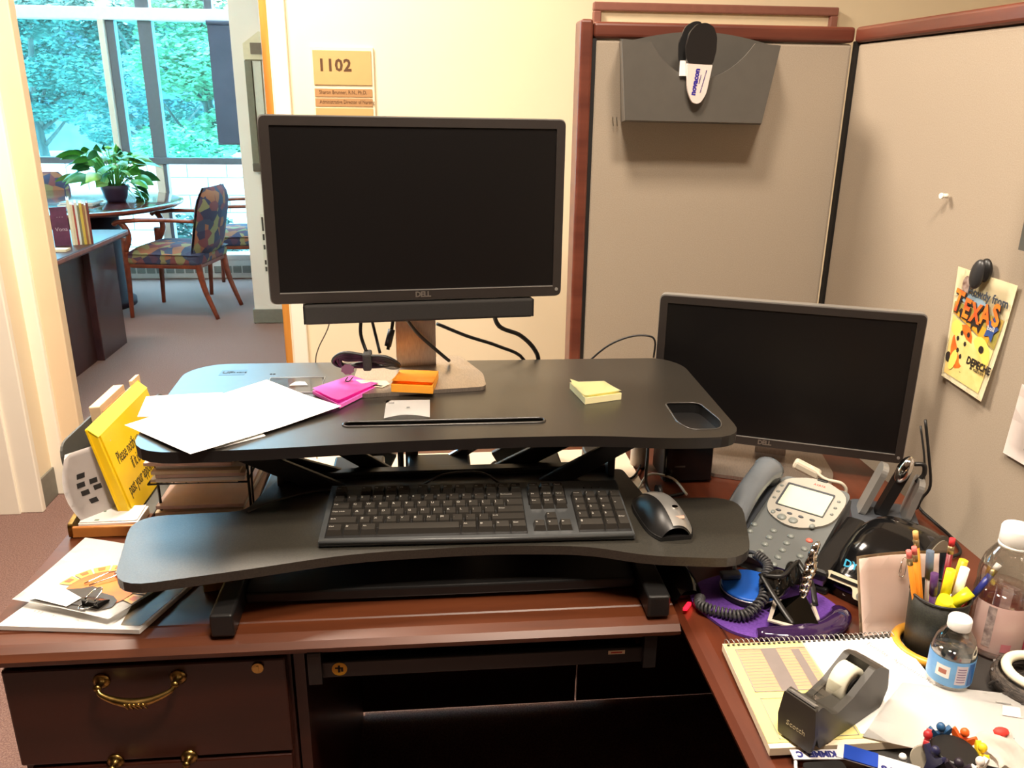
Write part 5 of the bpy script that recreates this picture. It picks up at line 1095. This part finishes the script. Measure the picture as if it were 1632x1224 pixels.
lettering([('novacon', .0145, W_ @ TR(.517, 1.6805, 1.473, rx=90) @ TR(rz=83), dict(bold=.0007)), ('www.novaconnect.com', .0045, W_ @ TR(.533, 1.6805, 1.474, rx=90) @ TR(rz=77), {}), ('healthcare', .004, W_ @ TR(.526, 1.6805, 1.478, rx=90) @ TR(rz=80), {})], wl_, mat('violet blue print', (52, 40, 150), .5, var=0))
for x, lab_ in ((.380, 'small bent wire hook left of the wall file, outer one'), (.3885, 'small bent wire hook touching the left corner of the wall file')):
    solo('wire_hook', MB().tube([(x+.002, 1.7965, 1.402), (x-.001, 1.788, 1.404), (x, 1.787, 1.395), (x+.002, 1.790, 1.387)], .0009, n=6), mat('dull steel', (110, 104, 96), .4, metal=.8, var=0), lab_, 'hook')
fr = thing('framed_picture', 'picture in a mauve brown frame on the wall above the back partition', 'picture', (.93, 2.865, 1.30)); W_ = WM(fr)
fm_ = mat('mauve brown frame', (150, 98, 84), .4, var=.03)
for x0, x1, z0_, z1 in ((.525, 1.338, 1.712, 1.738), (.525, 1.338, 1.15, 1.176), (.525, .551, 1.176, 1.712), (1.312, 1.338, 1.176, 1.712)):
    finish('frame_rail', MB(W_).b2(x0, x1, 2.842, 2.868, z0_, z1, bev=.004), fm_, fr)
finish('mat_board', MB(W_).b2(.551, 1.312, 2.858, 2.866, 1.176, 1.712), mat('cream mat board', (246, 226, 190), .8, var=.01), fr)
finish('print', MB(W_).b2(.70, 1.16, 2.8565, 2.858, 1.30, 1.58), mat('muted print', (170, 150, 130), .7, rgb2=(110, 120, 110), scale=6), fr)
sn = thing('room_sign', 'tan room number sign on the cream wall above the larger monitor', 'sign', (-.272, 2.868, 1.38)); W_ = WM(sn)
finish('back_plate', MB(W_).b2(-.372, -.176, 2.860, 2.869, 1.376, 1.592, bev=.002), mat('pale sign holder', (246, 232, 196), .3, var=0), sn)
sgm, sgd = mat('tan sign insert', (196, 160, 104), .5, var=.01), mat('brown tan strip', (170, 128, 84), .5, var=.01)
finish('number_panel', MB(W_).b2(-.366, -.184, 2.856, 2.861, 1.478, 1.580), sgm, sn)
for z in (1.455, 1.426, 1.396): finish('name_strip', MB(W_).b2(-.366, -.184, 2.857, 2.861, z-.013, z+.011), sgd if z > 1.4 else sgm, sn)
bwn = mat('brown lettering', (84, 54, 24), .6, var=0)
lettering([('1102', .050, W_ @ TR(-.352, 2.8555, 1.535, rx=90), dict(ax='LEFT', bold=.0016, sp=1.08))], sn, bwn, 'room_number')
lettering([('Sharon Brunner, R.N., Ph.D.', .0165, W_ @ TR(-.352, 2.8565, 1.455, rx=90), dict(ax='LEFT', sx=.80)), ('Administrative Director of Nursing', .0165, W_ @ TR(-.352, 2.8565, 1.426, rx=90), dict(ax='LEFT', sx=.74))], sn, bwn, 'name_lines')

# right partition: origin of its face frame
PR = V((.890, 1.80, 0)); dX = V((sin(RD(3.6)), -cos(RD(3.6)), 0))
def RPF(s, z, off=.003): n_ = V((-cos(RD(3.6)), -sin(RD(3.6)), 0)); return PR+dX*s+n_*off+V((0, 0, z))
def sv(y): return (1.80-y)/cos(RD(3.6))
po = thing('souvenir_card', 'colourful Texas souvenir card held by a black clip on the right partition', 'card', RPF(.5, .965)); W_ = WM(po)
TL_, TR__, BR_, BL_ = (sv(1.357), 1.169), (sv(1.213), 1.165), (sv(1.231), .963), (sv(1.346), .972)
def pf(u, v, k=0):
    a, b, c, d = [V((*q, 0)) for q in (TL_, TR__, BR_, BL_)]
    p = (a*(1-u)+b*u)*(1-v)+(d*(1-u)+c*u)*v; lift = .004+.010*max(0, v-.4)*u+.006*max(0, v-.7)
    return W_ @ RPF(p.x, p.y, lift+k)
finish('card_sheet', MB().grid(lambda u, v: pf(u, v), 8, 10, th=.0006), mat('cream postcard', (250, 238, 200), .6, var=.01), po)
def pp_(nm, pts, m, k): mb = MB(); mb.bm.faces.new([mb.bm.verts.new(pf(u, v, k)) for u, v in pts]); return finish(nm, mb, m, po)
pp_('green_band', [(.05, .30), (.95, .30), (.93, .56), (.04, .40)], mat('olive print', (150, 146, 70), .6, rgb2=(196, 160, 80), scale=40), .0012)
pp_('orange_hill', [(.06, .40), (.2, .37), (.45, .39), (.7, .42), (.80, .48), (.78, .55), (.45, .47)], mat('amber hill print', (240, 170, 50), .6, var=0), .0018)
pp_('amber_field', [(.05, .42), (.92, .57), (.90, .95), (.06, .95)], mat('pale amber print', (244, 206, 120), .6, rgb2=(238, 226, 150), scale=30), .0012)
org = mat('red orange print', (232, 96, 36), .6, rgb2=(240, 140, 40), scale=60)
def blob(nm, cu, cv, ru, rv, m, k, n=14, rot=0, wob=0):
    return pp_(nm, [(cu+ru*cos(a)*cos(rot)-rv*sin(a)*sin(rot), cv+(ru*cos(a)*sin(rot)+rv*sin(a)*cos(rot))*.8) for a in [2*pi*i/n for i in range(n)] for _ in (0,)], m, k)
blob('orange_figure', .32, .66, .20, .26, org, .0022, rot=.3); blob('yellow_shape', .18, .52, .11, .09, mat('lemon print', (250, 226, 110), .6, var=0), .0024); blob('yellow_shape', .72, .62, .20, .13, mat('lemon print', (0, 0, 0)), .0020, rot=.5)
blob('yellow_shape', .22, .80, .07, .13, mat('lemon print', (0, 0, 0)), .0028, rot=.4); blob('dark_shape', .48, .76, .07, .16, mat('dark print', (46, 38, 34), .6, var=0), .0018, rot=.5); blob('dark_shape', .10, .80, .06, .06, mat('dark print', (0, 0, 0)), .0020); blob('dark_shape', .72, .60, .05, .04, mat('dark print', (0, 0, 0)), .0028)
for cu, cv in ((.30, .54), (.40, .62), (.24, .60), (.36, .74), (.28, .70), (.43, .53)): blob('dark_spot', cu, cv, .03, .03, mat('dark print', (0, 0, 0)), .0030, n=6)
for cu, cv in ((.28, .385), (.52, .43)): pp_('animal_silhouette', [(cu-.11, cv-.02), (cu-.08, cv-.05), (cu+.05, cv-.03), (cu+.11, cv-.05), (cu+.10, cv+.0), (cu+.07, cv+.06), (cu+.03, cv+.01), (cu-.05, cv+.01), (cu-.08, cv+.05), (cu-.09, cv)], mat('dark print', (0, 0, 0)), .0030)
pp_('blue_star', [(.80+(.13 if i % 2 == 0 else .07)*cos(RD(i*36-80)), .40+(.12 if i % 2 == 0 else .065)*sin(RD(i*36-80))) for i in range(10)], mat('star blue print', (56, 84, 150), .6, var=0), .0034)
blob('dog_portrait', .22, .13, .08, .10, mat('brown dog print', (110, 78, 66), .6, rgb2=(190, 170, 160), scale=80), .0020); blob('sky_patch', .36, .24, .26, .06, mat('pale blue print', (150, 180, 200), .6, var=0), .0016)
def card_text(s, u, v, size, m, nm, k=.0036, rot=0, **kw):
    o = pf(u, v, k); ex = (pf(u+.1, v, k)-o).normalized(); ez = (pf(u, v-.1, k)-o).normalized(); n_ = ex.cross(ez).normalized(); ey = n_.cross(ex)
    M = MX((ex, ey, n_)).transposed().to_4x4(); M.translation = o
    return lettering([(s, size, M @ TR(rz=rot), kw)], po, m, nm)
tx = mat('tomato lettering', (236, 84, 44), .5, rgb2=(246, 150, 50), scale=40)
card_text('Howdy from', .62, .165, .021, mat('slate script', (60, 70, 84), .6, var=0), 'greeting_line', sx=.9, bold=.0004)
for i, (c, v) in enumerate(zip('TEXAS', (.30, .335, .345, .325, .30))):
    card_text(c, .14+.175*i, v, .052 if i in (0, 4) else .046, mat('dark print', (0, 0, 0)), 'letter_shadow', k=.0032, bold=.003, sx=.72, rot=(2-i)*-4)
    card_text(c, .13+.175*i, v-.008, .052 if i in (0, 4) else .046, tx, 'title_letter', k=.0040, bold=.0016, sx=.72, rot=(2-i)*-4)
card_text('DEPECHE', .76, .735, .018, mat('dark print', (0, 0, 0)), 'caption_line', sx=.8, bold=.0006); card_text('& nabors', .76, .78, .010, mat('dark print', (0, 0, 0)), 'caption_line'); card_text('bull', .80, .40, .012, paper_m, 'star_print', k=.0042)
mc = thing('magnetic_clip', 'black rounded clip pinning the souvenir card to the partition', 'clip', RPF(sv(1.290), 1.150)); W_ = WM(mc)
finish('clip_front', MB().sphere((0, 0, 0), (.009, .0145, .026), M=W_ @ MX.Translation(RPF(sv(1.291), 1.168, .017)) @ Euler((RD(10), 0, RD(3.6))).to_matrix().to_4x4(), n=18, m=12), mat('charcoal clip', (52, 52, 54), .35, var=.01), mc)
finish('clip_rear', MB().sphere((0, 0, 0), (.008, .014, .020), M=W_ @ MX.Translation(RPF(sv(1.283), 1.176, .010)) @ Euler((0, 0, RD(3.6))).to_matrix().to_4x4(), n=18, m=12), blk, mc)
hk = thing('push_pin', 'clear push pin stuck in the right partition above the souvenir card', 'push pin', RPF(sv(1.419), 1.283)); W_ = WM(hk)
n_ = V((-cos(RD(3.6)), -sin(RD(3.6)), 0)); q_ = RPF(sv(1.419), 1.283, 0)
finish('pin_head', MB(W_).cyl(q_+n_*.004, q_+n_*.014, .0045, .003, n=14).cyl(q_+n_*.014, q_+n_*.017, .0055, .005, n=14), mat('clear white plastic', (250, 246, 236), .15, var=0), hk)
finish('needle', MB(W_).cyl(q_+V((0, .012, .001)), q_+n_*.005, .0009, n=8), chrome_m, hk)
wp_ = thing('paper_sheet', 'white paper pinned to the right partition below the card, cut by the frame', 'paper', RPF(sv(1.10), .885)); W_ = WM(wp_)
finish('sheet', MB().grid(lambda u, v: W_ @ RPF(sv(1.162-.20*u+.008*v), 1.018-.122*v-.02*u*0, .004+.003*sin(pi*u)), 6, 6, th=.0005), mat('soft white paper', (240, 228, 222), .8, var=.01), wp_)
finish('print_block', MB().grid(lambda u, v: W_ @ RPF(sv(1.125-.05*u), .95-.03*v, .0085), 2, 2), inkg_m, wp_)
gf = thing('partition_pocket', 'dark grey plastic pocket on the right partition at the frame edge', 'wall pocket', RPF(sv(1.12), 1.225)); W_ = WM(gf)
def pk(y0, y1, z0_, z1, o0, o1, nm, m=grey_pl):
    vs = [RPF(sv(y), z, o) for y in (y0, y1) for z in (z0_, z1) for o in (o0, o1)]; mb = MB(W_)
    bm_v = [mb.bm.verts.new(W_ @ v) for v in vs]
    for f in ((0, 1, 3, 2), (4, 5, 7, 6), (0, 1, 5, 4), (2, 3, 7, 6), (0, 2, 6, 4), (1, 3, 7, 5)): mb.bm.faces.new([bm_v[i] for i in f])
    return finish(nm, mb, m, gf)
pk(1.198, 1.186, 1.225, 1.40, .002, .030, 'side_frame'); pk(1.186, .98, 1.225, 1.24, .002, .030, 'bottom_frame'); pk(1.186, .98, 1.24, 1.40, .002, .006, 'pocket_back', blk)

# ---------------- the lobby beyond the doorway ----------------
ct_ = thing('reception_desk', 'dark cherry desk with books on top, just beyond the doorway', 'desk', (-2.4, 4.4, 0)); W_ = WM(ct_)
finish('desktop', MB(W_).b2(-3.3, -1.80, 3.6, 5.15, .655, .690, bev=.006, seg=3), lobwood_m, ct_)
finish('front_panel', MB(W_).b2(-3.25, -1.925, 3.65, 4.745, 0, .655), lobwood_m, ct_)
finish('end_panel', MB(W_).b2(-3.25, -1.885, 4.745, 5.12, 0, .655, bev=.004), mat('dark slate cherry', (66, 40, 42), .2, rgb2=(52, 32, 36), scale=6, coat=.3), ct_)
finish('edge_sheen', MB(W_).b2(-1.803, -1.797, 3.61, 5.14, .664, .684, bev=.002), chairwood_m, ct_)  # paler strip, sheen of the desktop edge put into its colour
bcol = [((236, 220, 196), 'cream'), ((104, 44, 70), 'plum'), ((226, 200, 168), 'tan'), ((170, 60, 44), 'brick red'), ((222, 214, 206), 'white'), ((130, 120, 90), 'olive'), ((206, 170, 70), 'ochre'), ((150, 96, 60), 'brown'), ((196, 160, 120), 'buff'), ((112, 46, 40), 'maroon')]
x = -2.05; r = random.Random(7); yb = 4.62
def book(lab_, s, w_, d, h, c, z=.691):
    t = thing('book', lab_, 'book', (-1.925+s*.927, 4.56+s*.375, z), 22); m = mat('book cover %d %d %d' % c, c, .5, var=.03)
    finish('cover', MB().b2(-w_/2, -w_/2+.003, 0, d, 0, h).b2(w_/2-.003, w_/2, 0, d, 0, h).b2(-w_/2, w_/2, -.003, .003, 0, h), m, t)
    finish('pages', MB().b2(-w_/2+.003, w_/2-.003, .003, d-.005, .003, h-.006), paper_c, t)
    return t
wds = [.016, .016, .014, .010, .013, .012, .016, .012, .010, .014]
bx0 = .037
for i, ((c, nm), wdt) in enumerate(zip(bcol, wds)):
    if i == 1: continue
    wdt *= .8; book('%s spined book standing in the row on the lobby desk' % nm, bx0+wdt/2, wdt, .17, .215+r.uniform(-.012, .012) if i else .235, c); bx0 += wdt+.0008
fbt = thing('book', 'plum fronted paperback facing the office at the start of the book row', 'book', (-1.927, 4.555, .691), 22); W_ = WM(fbt)
finish('cover', MB().b2(-.042, .036, 0, .012, 0, .20), mat('plum cover', (112, 50, 84), .4, rgb2=(88, 38, 66), scale=14), fbt)
lettering([('Vona', .028, TR(.0, -.001, .085, rx=90), {}), ('- - -', .02, TR(0, -.001, .15, rx=90), {})], fbt, mat('pale title print', (206, 180, 190), .5, var=0), 'cover_print')
solo('note_pad', MB().b2(-1.915, -1.84, 4.36, 4.42, .691, .703), paper_c, 'small cream pad lying beside the books on the lobby desk', 'note pad')
# round table with plant
rt_ = thing('round_table', 'round dark cherry table by the lobby window carrying a potted plant', 'table', (-2.62, 6.2, 0))
finish('tabletop', MB().lathe([(.74, .695), (.80, .700), (.825, .712), (.83, .724), (.82, .735), (.79, .740), (.001, .740)], n=64), mat('glossy cherry top', (96, 50, 46), .12, rgb2=(70, 36, 36), scale=5, coat=.5), rt_)
finish('pedestal', MB().lathe([(.33, 0), (.33, .04), (.30, .06), (.28, .69)], c=(.12, -.05, 0), n=40), mat('dull dark cherry', (48, 30, 36), .75, var=.03, spec=.15), rt_)
finish('table_edge', MB().lathe([(.826, .716), (.832, .722), (.828, .732)], n=64, capb=False, capt=False), chairwood_m, rt_)
pl2 = thing('potted_plant', 'leafy green plant in a dark plum pot on the round lobby table', 'plant', (-2.205, 6.16, .741)); pl2.scale = (1, 1, .9)
pot = finish('pot', MB().lathe([(.062, 0), (.075, .03), (.085, .085), (.092, .10), (.092, .125), (.083, .125), (.080, .10)], n=28, capt=False), mat('dark plum glaze', (62, 44, 66), .35, var=.03), pl2)
finish('soil', MB().lathe([(.079, .10), (.079, .112), (.001, .114)], n=20), mat('dark soil', (40, 30, 26), .9, var=.1), pot)
lf1, lf2, lf3 = mat('fresh green leaf', (104, 176, 76), .4, rgb2=(72, 146, 62), scale=10), mat('dark green leaf', (66, 130, 70), .4, rgb2=(46, 104, 58), scale=10), mat('yellow green leaf', (160, 200, 96), .4, rgb2=(120, 172, 76), scale=10)
r = random.Random(21)
def leaf(base, tip, wd_, m, droop=.03, par=pl2, nm='leaf', roll=.6):
    base, tip = V(base), V(tip); d = tip-base; s_ = d.cross(V((0, 0, 1))); s_ = s_.normalized() if s_.length > 1e-4 else V((1, 0, 0)); up = s_.cross(d).normalized(); s_, up = s_*cos(roll)+up*sin(roll), up*cos(roll)-s_*sin(roll)
    def fn(u, v): p = base+d*u+up*(droop*4*u*(1-u)); k = sin(pi*min(1, u**.75*.98+.01))*wd_; return p+s_*((v-.5)*2*k)+up*(-abs(v-.5)*k*.8)
    return finish(nm, MB().grid(fn, 6, 4), m, par)
for i in range(80):
    a = r.uniform(0, 2*pi); out = r.uniform(.12, .34) if i > 12 else r.uniform(.02, .12); z1 = r.uniform(.08, .34) if i > 12 else r.uniform(.26, .40)
    if cos(a) < 0: out *= 1.12
    st_p = (cos(a)*.03, sin(a)*.03, .11); mid = V((cos(a)*out*.55, sin(a)*out*.55, .11+z1*.75)); tip = (cos(a)*out*1.05, sin(a)*out*1.05, z1+.02)
    l_ = leaf(mid, tip, r.uniform(.030, .052), r.choice([lf1, lf1, lf2, lf2, lf3]), roll=r.uniform(-1.2, 1.2))
    finish('stem', MB().tube([st_p, (mid.x*.6, mid.y*.6, .11+z1*.5), mid], .003, n=5, sub=3), lf1, l_)
leaf((-.09, .02, .16), (-.125, .02, .36), .035, lf1)
for i in range(9):
    a = RD(-40+i*16); z = .10-.045*(i % 4); l_ = leaf((.09+.03*cos(a), .05*sin(a)*2, z+.06), (.15+.05*cos(a), .09*sin(a)*2, z-.03), .026, r.choice([lf1, lf2]))
    finish('trailing_stem', MB().tube([(.06, .02*sin(a), .12), (.085, .06*sin(a), z+.1), (.10+.02*cos(a), .1*sin(a), z+.05)], .002, n=5, sub=3), lf2, l_)
finish('white_flower', MB().sphere((.03, -.02, .27), (.03, .012, .02), n=10, m=6), paper_m, pl2)
for i, (nm, dx, a) in enumerate((('lower', 0, 4), ('upper', .02, -6))):
    t = thing('magazine', nm+' magazine of the small pile beside the potted plant', 'magazine', (-2.37+dx, 5.93, .741+.014*i), a)
    finish('pages', MB().b2(-.11, .11, -.08, .08, .001, .011), paper_m, t); finish('cover', MB().b2(-.111, .111, -.081, .081, .011, .013), mat(nm+' glossy cover', (170, 172, 184) if i else (196, 196, 200), .3, rgb2=(120, 124, 140), scale=9), t)
# upholstered arm chairs
up_m = mat('floral tapestry', (104, 92, 110), .85, rgb2=(150, 92, 84), scale=9, bump=.2, detail=1.0)
def add_floral(m):
    nt = m.node_tree; N = nt.nodes; L = nt.links; b = N['Principled BSDF']
    vo = N.new('ShaderNodeTexVoronoi'); vo.inputs['Scale'].default_value = 17; tc = N.new('ShaderNodeTexCoord'); L.new(tc.outputs['Object'], vo.inputs['Vector'])
    cr = N.new('ShaderNodeValToRGB'); cr.color_ramp.interpolation = 'CONSTANT'; e = cr.color_ramp.elements
    cs_ = [(58, 56, 82), (118, 62, 66), (150, 96, 70), (64, 70, 92), (132, 122, 84), (84, 58, 78)]
    e[0].position = 0; e[0].color = (*lin([c/255 for c in cs_[0]]), 1); e[1].position = .18; e[1].color = (*lin([c/255 for c in cs_[1]]), 1)
    for i, p in enumerate((.36, .52, .68, .84)): q = e.new(p); q.color = (*lin([c/255 for c in cs_[i+2]]), 1)
    sx = N.new('ShaderNodeSeparateColor'); L.new(vo.outputs['Color'], sx.inputs[0]); L.new(sx.outputs[0], cr.inputs['Fac']); L.new(cr.outputs['Color'], b.inputs['Base Color'])
add_floral(up_m)
def armchair(lab_, loc, rz):
    """front faces local -x"""
    t = thing('arm_chair', lab_, 'chair', loc, rz)
    finish('seat', MB().grid(lambda u, v: V((-.27+.52*u, -.25+.50*v, .44+.055*(1-abs(2*u-1)**5)*(1-abs(2*v-1)**5))), 12, 12).b2(-.265, .245, -.245, .245, .37, .44, bev=.02, seg=3), up_m, t)
    def bf(u, v, s):
        z = .40+.475*v; w_ = .235*(1-.55*max(0, v-.72)**2/.0784*.55); y = (2*u-1)*w_
        th = .052*(1-abs(2*u-1)**4)*(1-abs(2*v-1)**6)+.008
        return V((.205+.10*v+.02*(2*u-1)**2*-1+s*th, y, z))
    finish('backrest', MB().grid(lambda u, v: bf(u, v, -1), 12, 12).grid(lambda u, v: bf(1-u, v, 1), 12, 12), up_m, t)
    for s in (-1, 1):
        finish('leg', MB().tube([(-.255, s*.235, .55), (-.262, s*.235, .42), (-.265, s*.235, .22), (-.275, s*.235, .0)], lambda k: .026-.012*k, n=8), chairwood_m, t)
        finish('leg', MB().tube([(.215, s*.215, .42), (.245, s*.215, .22), (.32, s*.215, 0)], lambda k: .025-.010*k, n=8), chairwood_m, t)
        finish('arm_rest', MB().tube([(.235, s*.245, .665), (.05, s*.262, .672), (-.15, s*.268, .668), (-.27, s*.262, .655), (-.30, s*.258, .640)], lambda k: .020+.006*k, n=10, flat=.62), chairwood_m, t)
        finish('arm_post', MB().tube([(-.255, s*.255, .652), (-.225, s*.250, .60), (-.222, s*.245, .54), (-.258, s*.238, .46)], lambda k: .020, n=8), chairwood_m, t)
    finish('seat_rail', MB().b2(-.255, .235, -.235, .235, .345, .372, bev=.006), chairwood_m, t)
    return t
armchair('wooden arm chair with floral seat facing the round lobby table, fully in view', (-1.755, 5.95, 0), -9)
armchair('wooden arm chair half hidden behind the beige lobby wall corner', (-1.44, 6.72, 0), 2)
armchair('floral arm chair behind the potted plant, only its back showing', (-3.0, 6.70, 0), 107)
# rack and small strip on the lobby wall
rk = thing('card_rack', 'cream and steel wall rack hanging on the beige lobby wall', 'rack', (-1.04, 5.54, 1.0)); W_ = WM(rk)
rkm = mat('cream rack metal', (222, 208, 176), .4, var=.02)
finish('back_plate', MB(W_).b2(-1.118, -.93, 5.545, 5.558, 1.02, 1.72, bev=.002), rkm, rk)
hb = finish('head_box', MB(W_).prism([(-1.118, 1.66), (-.93, 1.66), (-.93, 1.78), (-1.02, 1.82), (-1.118, 1.75)], 5.520, 5.545, M=XZ2), rkm, rk)
finish('window_slot', MB(W_).b2(-1.075, -.985, 5.516, 5.521, 1.69, 1.755), mat('brown slot', (120, 104, 88), .6, var=.03), hb)
finish('side_channel', MB(W_).b2(-1.117, -1.075, 5.515, 5.546, 1.02, 1.655, bev=.003), mat('olive grey steel', (120, 114, 98), .4, metal=.3, var=.03), rk)
finish('card_channel', MB(W_).b2(-1.072, -1.02, 5.525, 5.546, 1.06, 1.655, bev=.003), mat('pale steel', (206, 200, 186), .35, metal=.2, var=.02), rk)
finish('card_channel', MB(W_).b2(-1.016, -.94, 5.530, 5.546, 1.06, 1.655, bev=.003), rkm, rk)
finish('foot_clip', MB(W_).b2(-1.118, -1.07, 5.508, 5.547, 1.0, 1.05, bev=.004), mat('dark clip', (90, 82, 70), .4, var=.02), rk)
ls = thing('label_strip', 'narrow white strip with black marks on the beige lobby wall below the rack', 'label', (-1.095, 5.555, .33)); W_ = WM(ls)
finish('strip', MB(W_).b2(-1.108, -1.074, 5.556, 5.559, .34, .73), mat('white strip', (222, 214, 200), .5, var=0), ls)
for z0_, z1 in ((.62, .71), (.56, .60), (.50, .53), (.40, .43), (.355, .385)): finish('black_mark', MB(W_).b2(-1.102, -1.090, 5.5545, 5.5562, z0_, z1), mat('charcoal print', (0, 0, 0)), ls)
